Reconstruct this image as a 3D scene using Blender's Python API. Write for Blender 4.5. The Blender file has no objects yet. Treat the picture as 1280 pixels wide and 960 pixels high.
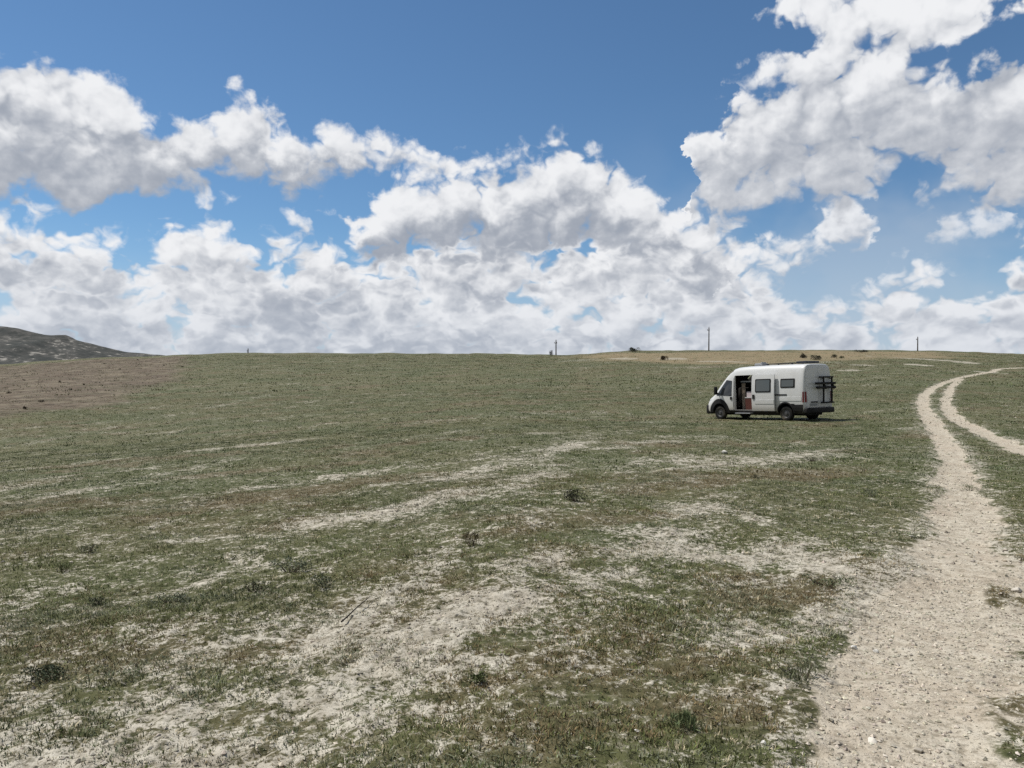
import bpy, bmesh, math, random
import numpy as np
from mathutils import Vector, Matrix

sc = bpy.context.scene
COL = sc.collection
R = math.radians

# ------------------------------------------------------------------ camera and look
F_PX = 967.0                      # focal length in photo pixels (photo 1280 x 960)
EYE = 1.65
cam_d = bpy.data.cameras.new("camera")
cam_d.sensor_width = 36.0
cam_d.lens = F_PX / 1280.0 * 36.0
cam_d.clip_start = 0.05
cam_d.clip_end = 40000.0
cam = bpy.data.objects.new("camera", cam_d)
cam.location = (0, 0, EYE)
cam.rotation_euler = (R(90), 0, 0)
COL.objects.link(cam)
sc.camera = cam
sc.view_settings.view_transform = 'Standard'
sc.view_settings.look = 'None'
sc.view_settings.exposure = 0.0
sc.view_settings.gamma = 1.0
sc.view_settings.use_curve_mapping = False
cy = sc.cycles
cy.use_denoising = False
cy.denoiser = 'OPENIMAGEDENOISE'
cy.denoising_input_passes = 'RGB_ALBEDO_NORMAL'
cy.denoising_prefilter = 'ACCURATE'
cy.filter_width = 1.5
cy.max_bounces = 4
cy.diffuse_bounces = 2
cy.glossy_bounces = 2
cy.transmission_bounces = 2
cy.transparent_max_bounces = 4
cy.use_adaptive_sampling = True
cy.adaptive_threshold = 0.012
cy.caustics_reflective = False
cy.caustics_refractive = False

# ------------------------------------------------------------------ sun
SUN_EL = R(58)
SUN_AZ = math.atan2(-0.87, 0.49)           # compass style: x = sin(az), y = cos(az)
sun_dir = Vector((math.sin(SUN_AZ) * math.cos(SUN_EL), math.cos(SUN_AZ) * math.cos(SUN_EL), math.sin(SUN_EL)))
sl = bpy.data.lights.new("sun", 'SUN')
sl.energy = 4.5
sl.angle = R(0.5)
sl.color = (1.0, 0.955, 0.87)
so = bpy.data.objects.new("sun", sl)
so.rotation_euler = (-sun_dir).to_track_quat('-Z', 'Y').to_euler()
so.location = (0, 0, 60)
COL.objects.link(so)

# ------------------------------------------------------------------ node helper
class G:
    def __init__(s, tree):
        s.t = tree
    def n(s, kind, **kw):
        nd = s.t.nodes.new(kind)
        for k, v in kw.items():
            setattr(nd, k, v)
        return nd
    def put(s, sock, v):
        if v is None:
            return
        if isinstance(v, bpy.types.NodeSocket):
            s.t.links.new(v, sock)
        else:
            sock.default_value = v
    def m(s, op, a, b=None, c=None, clamp=False):
        nd = s.n('ShaderNodeMath', operation=op, use_clamp=clamp)
        for i, v in enumerate((a, b, c)):
            s.put(nd.inputs[i], v)
        return nd.outputs[0]
    def add(s, a, b): return s.m('ADD', a, b)
    def sub(s, a, b): return s.m('SUBTRACT', a, b)
    def mul(s, a, b): return s.m('MULTIPLY', a, b)
    def mad(s, a, b, c): return s.m('MULTIPLY_ADD', a, b, c)
    def mx(s, a, b): return s.m('MAXIMUM', a, b)
    def mn(s, a, b): return s.m('MINIMUM', a, b)
    def rng(s, v, a, b, c=0.0, d=1.0, smooth=True):
        nd = s.n('ShaderNodeMapRange', interpolation_type='SMOOTHSTEP' if smooth else 'LINEAR', clamp=True)
        for i, x in enumerate((v, a, b, c, d)):
            s.put(nd.inputs[i], x)
        return nd.outputs[0]
    def xyz(s, x, y, z=0.0):
        nd = s.n('ShaderNodeCombineXYZ')
        for i, v in enumerate((x, y, z)):
            s.put(nd.inputs[i], v)
        return nd.outputs[0]
    def sep(s, v):
        nd = s.n('ShaderNodeSeparateXYZ')
        s.put(nd.inputs[0], v)
        return nd.outputs
    def vm(s, op, a, b=None, scale=None):
        nd = s.n('ShaderNodeVectorMath', operation=op)
        s.put(nd.inputs[0], a)
        if b is not None: s.put(nd.inputs[1], b)
        if scale is not None: s.put(nd.inputs['Scale'], scale)
        return nd.outputs[0]
    def noise(s, vec, scale, detail=3.0, rough=0.5, dim='3D', color=False, distortion=0.0):
        nd = s.n('ShaderNodeTexNoise', noise_dimensions=dim)
        s.put(nd.inputs['Vector'], vec)
        s.put(nd.inputs['Scale'], scale)
        nd.inputs['Detail'].default_value = detail
        nd.inputs['Roughness'].default_value = rough
        nd.inputs['Distortion'].default_value = distortion
        return nd.outputs['Color' if color else 'Fac']
    def voro(s, vec, scale, detail=0.0, rough=0.5, dim='2D', feature='F1', out='Distance', smooth=0.5):
        nd = s.n('ShaderNodeTexVoronoi', voronoi_dimensions=dim, feature=feature)
        s.put(nd.inputs['Vector'], vec)
        s.put(nd.inputs['Scale'], scale)
        nd.inputs['Detail'].default_value = detail
        nd.inputs['Roughness'].default_value = rough
        if feature == 'SMOOTH_F1':
            nd.inputs['Smoothness'].default_value = smooth
        return nd.outputs[out]
    def mix(s, f, a, b, mode='MIX'):
        nd = s.n('ShaderNodeMix', data_type='RGBA', blend_type=mode)
        s.put(nd.inputs[0], f)
        s.put(nd.inputs[6], a)
        s.put(nd.inputs[7], b)
        return nd.outputs[2]
    def curve(s, v, pts):
        nd = s.n('ShaderNodeFloatCurve')
        s.put(nd.inputs['Value'], v)
        cm = nd.mapping
        cm.use_clip = False
        c = cm.curves[0]
        pts = sorted(pts)
        c.points[0].location = pts[0]
        c.points[1].location = pts[-1]
        for p in pts[1:-1]:
            c.points.new(*p)
        for p in c.points:
            p.handle_type = 'AUTO_CLAMPED'
        cm.update()
        return nd.outputs[0]

def rgb(h, a=1.0):
    """sRGB 0-255 triple to linear"""
    o = []
    for c in h:
        c /= 255.0
        o.append(c / 12.92 if c <= 0.04045 else ((c + 0.055) / 1.055) ** 2.4)
    return (*o, a)

# ------------------------------------------------------------------ sky with cumulus, by direction (azimuth, elevation)
world = bpy.data.worlds.new("World")
sc.world = world
world.use_nodes = True
wt = world.node_tree
wt.nodes.clear()
g = G(wt)
AZ0, AZ1 = -0.9, 0.9
EL0, EL1 = -0.10, 0.70

def dirpx(px, py):
    u, v = (px - 640) / F_PX, (480 - py) / F_PX
    az = math.atan(u)
    return az, math.atan(v * math.cos(az))

def outline(A01, pts):
    q = []
    for px, py in pts:
        az, el = dirpx(px, py)
        q.append(((az - AZ0) / (AZ1 - AZ0), (el - EL0) / (EL1 - EL0)))
    return g.mad(g.curve(A01, q), EL1 - EL0, EL0)

d = g.n('ShaderNodeTexCoord').outputs['Generated']
dx, dy, dz = g.sep(d)
AZ = g.m('ARCTAN2', dx, dy)
EL = g.m('ARCSINE', dz)
lnel = g.m('LOGARITHM', g.mx(g.add(EL, 0.06), 0.01), math.e)
PX = g.mul(AZ, 9.67)
PY = g.add(g.mul(EL, 9.67), g.mul(lnel, 0.55))

def billow(px, py):
    """lumpy cumulus relief: (shape, smoother version for shading)"""
    w = g.noise(g.xyz(px, py), 1.8, 3.0, 0.55, dim='2D', color=True)
    p = g.vm('ADD', g.xyz(px, py), g.vm('SCALE', g.vm('SUBTRACT', w, (0.5, 0.5, 0.5)), scale=0.50))
    v0 = g.voro(p, 0.95, 0.0, feature='SMOOTH_F1', smooth=0.35)
    v1 = g.voro(p, 2.3, 2.0, 0.5)
    nz = g.noise(p, 3.2, 7.0, 0.56, dim='2D')
    n2 = g.noise(p, 2.0, 3.5, 0.5, dim='2D')
    lump = g.add(g.mul(g.sub(0.36, g.mul(v0, v0)), 0.62), g.mul(g.sub(0.32, g.mul(v1, v1)), 0.52))
    return g.add(lump, g.mul(g.sub(nz, 0.5), 0.75)), g.add(lump, g.mul(g.sub(n2, 0.5), 0.55))

N0, S0 = billow(PX, PY)
N1, S1 = billow(g.add(PX, -0.12), g.add(PY, 0.24))
REL = g.sub(S0, S1)
FINE = g.sub(g.noise(g.xyz(PX, PY), 5.5, 4.0, 0.55, dim='2D'), g.noise(g.xyz(g.add(PX, -0.03), g.add(PY, 0.07)), 5.5, 4.0, 0.55, dim='2D'))
big = g.noise(g.xyz(PX, PY), 0.55, 4.0, 0.5, dim='2D', color=True)
bigr, bigg, bigb = g.sep(big)
# outlines are looked up at a warped direction so their edges billow
wv = g.noise(g.xyz(PX, PY), 1.5, 5.0, 0.58, dim='2D', color=True)
wr, wg, wb = g.sep(wv)
AW = g.add(AZ, g.mul(g.sub(wr, 0.5), 0.085))
EW = g.add(EL, g.mul(g.sub(wg, 0.5), 0.075))
A01 = g.m('MULTIPLY_ADD', AW, 1 / (AZ1 - AZ0), -AZ0 / (AZ1 - AZ0), clamp=True)

HZ = 470
LAYERS = [
 # name, top outline, bottom outline, softness, noise amount, opacity, grey strength
 dict(top=[(-700, 250), (-200, 250), (0, 300), (60, 305), (130, 322), (185, 312), (215, 290), (240, 282), (280, 292), (310, 305), (350, 308), (400, 295), (450, 300), (500, 305), (540, 298), (600, 296),
           (660, 300), (720, 296), (800, 286), (860, 282), (905, 298), (950, 335), (985, 385), (1040, 395), (1100, 372), (1160, 365), (1215, 372), (1245, 350), (1262, 325), (1290, 305), (1400, 270), (1900, 300)],
      bot=None, soft=0.055, amp=1.6, op=1.0, grey=0.85, q0=0.0),
 dict(top=[(-700, 480), (395, 480), (425, 330), (440, 282), (470, 245), (500, 228), (560, 214), (600, 212), (625, 198), (650, 190), (700, 186), (730, 190), (760, 205), (790, 222), (820, 240), (860, 275), (900, 300), (940, 330), (970, 400), (1000, 480), (1900, 480)],
      bot=[(-700, 322), (400, 322), (470, 330), (560, 322), (640, 318), (720, 314), (800, 324), (880, 335), (950, 345), (1900, 350)], soft=0.034, amp=1.25, op=1.0, grey=1.0, q0=0.0),
 dict(top=[(-700, 480), (880, 480), (905, 335), (945, 318), (990, 298), (1020, 268), (1045, 243), (1075, 240), (1090, 262), (1100, 320), (1110, 480), (1900, 480)],
      bot=[(-700, 360), (880, 362), (930, 352), (985, 345), (1020, 320), (1060, 300), (1900, 300)], soft=0.03, amp=1.3, op=0.9, grey=0.5, q0=0.0),
 dict(top=[(-700, -60), (-160, 30), (-40, 60), (10, 68), (40, 62), (75, 72), (105, 90), (140, 108), (165, 122), (200, 140), (240, 152), (262, 146), (280, 132), (310, 122), (335, 138), (370, 164), (430, 168), (480, 176), (520, 190), (560, 212), (590, 250), (620, 300), (700, 480), (1900, 480)],
      bot=[(-700, 260), (0, 242), (40, 226), (80, 250), (110, 270), (140, 258), (170, 240), (205, 236), (250, 226), (320, 222), (370, 230), (395, 232), (440, 218), (520, 216), (600, 235), (1900, 235)], soft=0.027, amp=1.05, op=1.0, grey=0.9, q0=0.0),
 dict(top=[(-700, 480), (842, 480), (850, 300), (858, 235), (862, 165), (880, 140), (905, 118), (912, 80), (935, 45), (960, 12), (1000, -25), (1100, -60), (1300, -80), (1900, -120)],
      bot=[(-700, 270), (840, 268), (875, 252), (905, 268), (950, 250), (1000, 238), (1060, 240), (1090, 222), (1150, 226), (1220, 222), (1265, 240), (1300, 235), (1900, 260)], soft=0.036, amp=1.35, op=1.0, grey=0.66, q0=0.0, holes=[(1255, 45, 85, 4.2), (985, 48, 55, 3.6), (1160, 90, 80, 2.2), (955, 112, 75, 3.2), (1070, 70, 60, 1.8), (915, 60, 60, 2.6), (1040, 20, 60, 1.6)]),
 dict(top=[(-700, 480), (1140, 480), (1158, 310), (1180, 282), (1220, 270), (1262, 264), (1290, 300), (1310, 480), (1900, 480)],
      bot=[(-700, 308), (1150, 308), (1190, 306), (1240, 290), (1290, 285), (1900, 285)], soft=0.022, amp=1.0, op=0.75, grey=0.3, q0=0.0),
]

sky = g.n('ShaderNodeTexSky', sky_type='NISHITA')
sky.sun_disc = False
sky.sun_elevation = SUN_EL
sky.sun_rotation = SUN_AZ
sky.altitude = 1000
sky.air_density = 1.0
sky.dust_density = 0.2
sky.ozone_density = 2.0
SKY_GAIN = 0.088
col = g.mix(1.0, sky.outputs[0], (SKY_GAIN * 0.75, SKY_GAIN * 0.97, SKY_GAIN * 1.08, 1), 'MULTIPLY')

# thin milky veil in the lower right of the sky
veil = g.mul(g.mul(g.rng(AZ, 0.06, 0.42), g.mul(g.rng(EL, 0.36, 0.20), g.rng(bigg, 0.30, 0.62))), 0.42)
col = g.mix(veil, col, (0.50, 0.56, 0.64, 1))
hz0 = g.rng(EL, 0.20, 0.02)
col = g.mix(g.mul(hz0, 0.55), col, (0.42, 0.53, 0.68, 1))
WHITE = (0.87, 0.88, 0.90, 1)
SHADE = (0.345, 0.38, 0.445, 1)
nz5 = N0
for L in LAYERS:
    T = outline(A01, L['top'])
    ft = g.m('DIVIDE', g.sub(T, EW), L['soft'])
    if L['bot'] is not None:
        B = outline(A01, L['bot'])
        fb = g.m('DIVIDE', g.sub(EW, B), L['soft'] * 1.25)
        f = g.m('SMOOTH_MIN', ft, fb, 0.8)
        q = g.m('DIVIDE', g.sub(EW, B), g.mx(g.sub(T, B), 0.02), clamp=True)
    else:
        f = ft
        q = None
    f = g.mn(g.add(g.mul(f, 1.7), 0.30), 2.8)
    if L['bot'] is None:
        # far bank: broken by pale gaps
        f = g.add(g.add(g.mn(f, 1.35), g.mul(g.sub(bigb, 0.5), 1.9)), g.mad(g.rng(EL, 0.16, 0.02), 0.60, 0.15))
    for hx, hy, hr, hs in L.get('holes', ()):
        ha, he = dirpx(hx, hy)
        hd = g.m('POWER', g.add(g.m('POWER', g.sub(AW, ha), 2.0), g.m('POWER', g.mul(g.sub(EW, he), 1.5), 2.0)), 0.5)
        f = g.sub(f, g.mul(g.rng(hd, hr / F_PX, 0.0), hs))
    t = g.add(f, g.mul(nz5, L['amp'] * 1.75))
    a = g.mul(g.rng(t, -0.25, 1.05), L['op'])
    # thin rims are white, thick cores are grey, lumps facing the sun are bright
    core = g.rng(t, 0.3, 2.2)
    if q is not None:
        qq = g.add(q, g.mul(S0, 0.30))
        low = g.rng(qq, 0.80, 0.15)
        tt = g.add(g.mn(g.add(g.mul(ft, 1.35), 0.10), 2.5), g.mul(nz5, L['amp'] * 0.75))
        core = g.mul(g.rng(tt, 0.3, 2.2), g.mad(low, 0.92, 0.08))
    else:
        # rows of small flat-based heaps, one behind the other towards the horizon
        row = g.m('FRACT', g.add(g.add(g.mul(PY, 1.05), g.mul(bigr, 2.2)), g.mul(S0, 0.9)))
        mass = g.rng(bigr, 0.40, 0.60)
        core = g.mul(core, g.add(g.mul(g.mul(g.rng(row, 1.0, 0.40), g.rng(row, 0.0, 0.30)), 0.62), g.mad(mass, 0.42, 0.02)))
    s = g.m('MULTIPLY_ADD', core, -1.12 * L['grey'], 0.92)
    s = g.m('MULTIPLY_ADD', REL, g.mad(core, -0.40, 0.78 if q is not None else 1.15), s)
    s = g.m('MULTIPLY_ADD', FINE, 0.40, s)
    s = g.rng(s, -0.40, 1.18)
    cl = g.mix(s, SHADE, WHITE)
    col = g.mix(a, col, cl)
# unseen sky behind the photographer: dull cloud added to darken the van's rear
dull = g.mix(g.rng(bigg, 0.38, 0.60), (0.13, 0.17, 0.23, 1), (0.29, 0.30, 0.32, 1))
col = g.mix(g.rng(dy, 0.30, -0.15), col, dull)
# pale air low over the horizon
hz = g.rng(EL, 0.16, 0.0)
col = g.mix(g.mul(hz, 0.50), col, (0.52, 0.575, 0.665, 1))
bg = g.n('ShaderNodeBackground')
g.put(bg.inputs['Color'], g.vm('SCALE', col, scale=10.0))
bg.inputs['Strength'].default_value = 0.1
out = g.n('ShaderNodeOutputWorld')
wt.links.new(bg.outputs[0], out.inputs['Surface'])
world.cycles.sampling_method = 'NONE'

# ------------------------------------------------------------------ numeric noise
rs = np.random.RandomState(7)

def _hash(ix, iy, seed):
    n = (ix.astype(np.int64) * 374761393 + iy.astype(np.int64) * 668265263 + seed * 1442695041) & 0xFFFFFFFF
    n = ((n ^ (n >> 13)) * 1274126177) & 0xFFFFFFFF
    n = (n ^ (n >> 16)) & 0xFFFFFFFF
    return n.astype(np.float64) / 4294967295.0

def vnoise(x, y, seed=0):
    xf, yf = np.floor(x), np.floor(y)
    fx, fy = x - xf, y - yf
    ux, uy = fx * fx * fx * (fx * (fx * 6 - 15) + 10), fy * fy * fy * (fy * (fy * 6 - 15) + 10)
    a, b = _hash(xf, yf, seed), _hash(xf + 1, yf, seed)
    c, d_ = _hash(xf, yf + 1, seed), _hash(xf + 1, yf + 1, seed)
    return (a + (b - a) * ux) * (1 - uy) + (c + (d_ - c) * ux) * uy

def fbm(x, y, oct=4, seed=0, gain=0.5):
    """about -1..1"""
    s = 0.0
    a, tot = 1.0, 0.0
    for k in range(oct):
        s = s + a * (vnoise(x * 2 ** k + 17.3 * k, y * 2 ** k - 9.1 * k, seed + k) * 2 - 1)
        tot += a
        a *= gain
    return s / tot * 1.6

def sstep(a, b, v):
    t = np.clip((v - a) / (b - a), 0, 1)
    return t * t * (3 - 2 * t)

# ------------------------------------------------------------------ terrain height
Y0, YR = 22.0, 260.0
RIDGE_PX = [(-900, 478), (-300, 474), (0, 456), (100, 449), (230, 443), (330, 441.5), (640, 442.5), (695, 444), (740, 441.5), (790, 439), (860, 438.5),
            (1000, 438), (1150, 438.5), (1220, 441), (1280, 443), (1500, 446), (2200, 452)]
_ru = np.array([(p[0] - 640) / F_PX for p in RIDGE_PX])
_rv = np.array([(480 - p[1]) / F_PX for p in RIDGE_PX])

def ramp(y):
    t = np.clip((y - Y0) / (YR - Y0), 0, 1)
    s = t * t * (3 - 2 * t)
    far = np.maximum(y - YR, 0)
    return s * np.exp(-(far / 220.0) ** 2)

def base(x, y):
    c = np.where(x > 0, -0.020 * 14 * np.tanh(x / 14.0), 0.055 * 20 * np.tanh(x / 20.0)) * np.exp(-(np.maximum(y, 0) / 120.0) ** 2)
    dip = -0.55 * np.exp(-((x + 26) / 16.0) ** 2 - ((y - 34) / 18.0) ** 2)
    und = 0.16 * fbm(x / 26.0, y / 26.0, 2, 3) * sstep(8, 30, np.hypot(x, y))
    # the shelf the van stands on tips gently forward-left
    ax_ = -(x - 13.0) * 0.53 + (y - 38.5) * 0.85
    tip = -0.046 * ax_ * np.exp(-(((x - 13.0) ** 2 + (y - 38.5) ** 2) / 64.0))
    return c + dip + und + tip

_ug = np.linspace(-1.4, 1.6, 400)
_vg = np.interp(_ug, _ru, _rv)
_yy = np.linspace(60, 330, 500)
_H = np.full(400, 10.0)
for _ in range(12):
    hh = base(_ug[:, None] * _yy[None, :], np.broadcast_to(_yy, (400, 500))) + _H[:, None] * ramp(_yy)[None, :]
    ang = ((hh - EYE) / _yy[None, :]).max(axis=1)
    _H += (_vg - ang) * YR

def height(x, y, micro=True):
    x = np.asarray(x, float); y = np.asarray(y, float)
    u = np.where(y > 5, x / np.maximum(y, 5), x / 5)
    h = base(x, y) + np.interp(u, _ug, _H) * ramp(np.maximum(y, 0))
    r = np.hypot(x, y)
    h = h - 14 * sstep(420, 1600, r)
    h = h + 0.25 * fbm(x / 9.0, y / 9.0, 3, 11) * sstep(60, 200, y)
    return h

def micro(x, y, road):
    r = np.hypot(x, y)
    f = np.exp(-(r / 90.0) ** 2)
    m = 0.035 * fbm(x / 1.9, y / 1.9, 2, 21) + 0.020 * fbm(x / 0.55, y / 0.55, 3, 31) * (1 - 0.5 * road)
    m = m + (0.015 - 0.009 * road) * fbm(x / 0.10, y / 0.10, 2, 41) * np.exp(-(r / 16.0) ** 2)
    return m * f - 0.05 * road

_ys = np.concatenate([np.linspace(2.2, 60, 2400), np.linspace(60.2, 330, 1600)])
def ground_at(px, py):
    """the point of the terrain seen at a photo pixel"""
    u, v = (px - 640) / F_PX, (480 - py) / F_PX
    gap = height(u * _ys, _ys) - (EYE + v * _ys)
    hit = np.nonzero(gap >= 0)[0]
    k = hit[0] if len(hit) else int(np.argmax(gap / _ys))
    return np.array([u * _ys[k], _ys[k]])

def poly_dist(x, y, pts):
    """distance to a polyline and the position along it (0..n)"""
    best = np.full(x.shape, 1e9)
    par = np.zeros(x.shape)
    for i in range(len(pts) - 1):
        a, b = pts[i], pts[i + 1]
        ab = b - a
        L2 = max(float(ab @ ab), 1e-9)
        t = np.clip(((x - a[0]) * ab[0] + (y - a[1]) * ab[1]) / L2, 0, 1)
        dd = np.hypot(x - a[0] - t * ab[0], y - a[1] - t * ab[1])
        m_ = dd < best
        best = np.where(m_, dd, best)
        par = np.where(m_, i + t, par)
    return best, par

def smooth_poly(pts, n=6):
    pts = [np.array(p, float) for p in pts]
    out = []
    for i in range(len(pts) - 1):
        p0, p1, p2, p3 = pts[max(i - 1, 0)], pts[i], pts[i + 1], pts[min(i + 2, len(pts) - 1)]
        for k in range(n):
            t = k / n
            out.append(0.5 * (2 * p1 + (p2 - p0) * t + (2 * p0 - 5 * p1 + 4 * p2 - p3) * t * t + (3 * p1 - p0 - 3 * p2 + p3) * t ** 3))
    out.append(pts[-1])
    return out

def px_line(pts):
    return [ground_at(*p) for p in pts]

TRACK_A = px_line([(1140, 958), (1152, 800), (1200, 700), (1204, 640), (1198, 600), (1189, 565), (1172, 538), (1158, 516), (1153, 502), (1160, 490), (1180, 478.5),
                   (1193, 474), (1208, 470.5), (1236, 465.5), (1268, 460)])
TRACK_A = smooth_poly([np.array([1.0, -3.0]), np.array([1.35, 0.0])] + TRACK_A + [TRACK_A[-1] + np.array([30, 18.0]), TRACK_A[-1] + np.array([90, 40.0])])
TRACK_B = px_line([(1200, 473.5), (1189, 484), (1184, 496), (1183, 507), (1195, 523), (1222, 537), (1254, 551), (1290, 566), (1400, 612), (1600, 720)])
TRACK_B = smooth_poly(TRACK_B + [np.array([3.4, 0.5]), np.array([3.0, -3.0])])

STRIP = smooth_poly([np.array([2.4, -1.0]), np.array([2.45, 2.0])] + px_line([(1345, 960), (1318, 860), (1290, 770), (1268, 712)]), 4)
STREAKS = [
 ([(-30, 566), (120, 538), (230, 516), (340, 492)], 0.5, 0.42), ([(30, 706), (150, 672), (280, 634), (430, 596)], 0.22, 0.45), ([(140, 552), (280, 528), (400, 500)], 0.45, 0.4),
 ([(440, 560), (560, 540), (660, 520)], 0.5, 0.4), ([(-30, 690), (100, 655), (210, 628)], 0.2, 0.45), ([(520, 700), (640, 655), (760, 618), (860, 598)], 0.28, 0.55),  # worn bare lines: photo points, half width in metres, strength
 ([(-60, 648), (60, 622), (150, 604), (230, 587), (300, 572)], 0.33, 0.75),
 ([(400, 618), (480, 606), (560, 594), (640, 576), (690, 567), (750, 541)], 0.42, 0.8),
 ([(380, 812), (470, 752), (540, 708), (600, 676), (690, 650)], 0.22, 0.7),
 ([(500, 830), (600, 765), (690, 722), (790, 690), (860, 662)], 0.40, 0.75),
 ([(820, 645), (870, 634), (915, 627)], 0.35, 0.85),
 ([(870, 694), (940, 688), (1010, 682)], 0.3, 0.8),
 ([(700, 549), (770, 541), (830, 533)], 0.4, 0.6),
 ([(810, 579), (870, 576)], 0.4, 0.7), ([(930, 577), (1050, 569)], 0.5, 0.55),
 ([(960, 800), (1060, 752), (1140, 742)], 0.16, 0.7), ([(940, 775), (1080, 758)], 0.1, 0.7),
 ([(-40, 812), (90, 775), (200, 745), (330, 700)], 0.25, 0.6),
]
BLOBS = [  # broad thin-grass patches: photo centre and half sizes, strength
 (140, 930, 240, 60, 0.6), (360, 880, 150, 55, 0.55), (60, 790, 90, 22, 0.5), (560, 800, 150, 55, 0.5), (740, 725, 150, 35, 0.65),
 (700, 660, 110, 16, 0.5), (870, 640, 90, 9, 0.5), (930, 705, 130, 20, 0.6), (560, 600, 150, 12, 0.35), (780, 580, 110, 9, 0.3), (430, 640, 120, 10, 0.3), (640, 940, 90, 25, 0.35), (1010, 790, 70, 12, 0.5), (850, 780, 100, 24, 0.35), (700, 660, 60, 9, 0.35),
 (250, 770, 110, 22, 0.3), (1110, 780, 50, 30, 0.35), (620, 600, 120, 10, 0.25),
 (1278, 860, 62, 170, 1.3),
]
STREAKS_W = [(smooth_poly(px_line(p), 4), w, s) for p, w, s in STREAKS]
def blob_w(px, py, rx, ry, s):
    c = ground_at(px, py)
    a, b = ground_at(px, min(py + ry, 1100)), ground_at(px, py - ry)
    return c, rx * c[1] / F_PX, max(abs(b[1] - a[1]) / 2, 0.05), s
BLOBS_W = [blob_w(*b) for b in BLOBS]
# far pale banks on the rise behind the van
PALE_W = [blob_w(*b) for b in [(780, 448.5, 16, 1.2, 1), (838, 448.5, 20, 1.2, 1), (905, 452, 28, 1.0, .9), (1146, 456, 13, 1.1, 1), (1078, 456.5, 14, .9, .8),
                               (1062, 463, 20, 1.0, .7), (1235, 465.5, 12, 1.2, 1), (1010, 452, 30, 1, .5), (870, 459, 40, 1.2, .35), (720, 451, 30, 1, .4)]]
PALE_LINE = px_line([(1090, 445.5), (1130, 447.5), (1170, 450), (1215, 454)])
TAN_POLY = [(715, 447), (760, 442), (800, 440), (860, 439.5), (1000, 439.2), (1160, 440), (1230, 443), (1200, 446), (1120, 449), (1030, 453), (960, 457), (880, 456), (800, 452)]
BROWN_POLY = [(-500, 600), (-120, 560), (0, 530), (80, 513), (160, 494), (215, 472), (245, 452), (235, 444.5), (100, 450.5), (0, 458), (-500, 479)]

def in_poly(x, y, poly):
    """signed distance (metres, inside positive) to a polygon"""
    ins = np.zeros(x.shape, bool)
    n = len(poly)
    for i in range(n):
        a, b = poly[i], poly[(i + 1) % n]
        c = (a[1] > y) != (b[1] > y)
        xi = (b[0] - a[0]) * (y - a[1]) / (b[1] - a[1] + 1e-12) + a[0]
        ins ^= c & (x < xi)
    dd, _ = poly_dist(x, y, poly + [poly[0]])
    return np.where(ins, dd, -dd)
TAN_W = px_line(TAN_POLY)
BROWN_W = px_line(BROWN_POLY)

def dryness(x, y):
    ru, rw = x * 0.80 + y * 0.60, -x * 0.60 + y * 0.80
    return 0.16 * np.exp(-((y - 6) / 9.0) ** 2) + 0.65 * fbm(ru / 6.0, rw / 2.2, 4, 95) + 0.5 * fbm(x / 1.1, y / 1.1, 3, 96)

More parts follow.
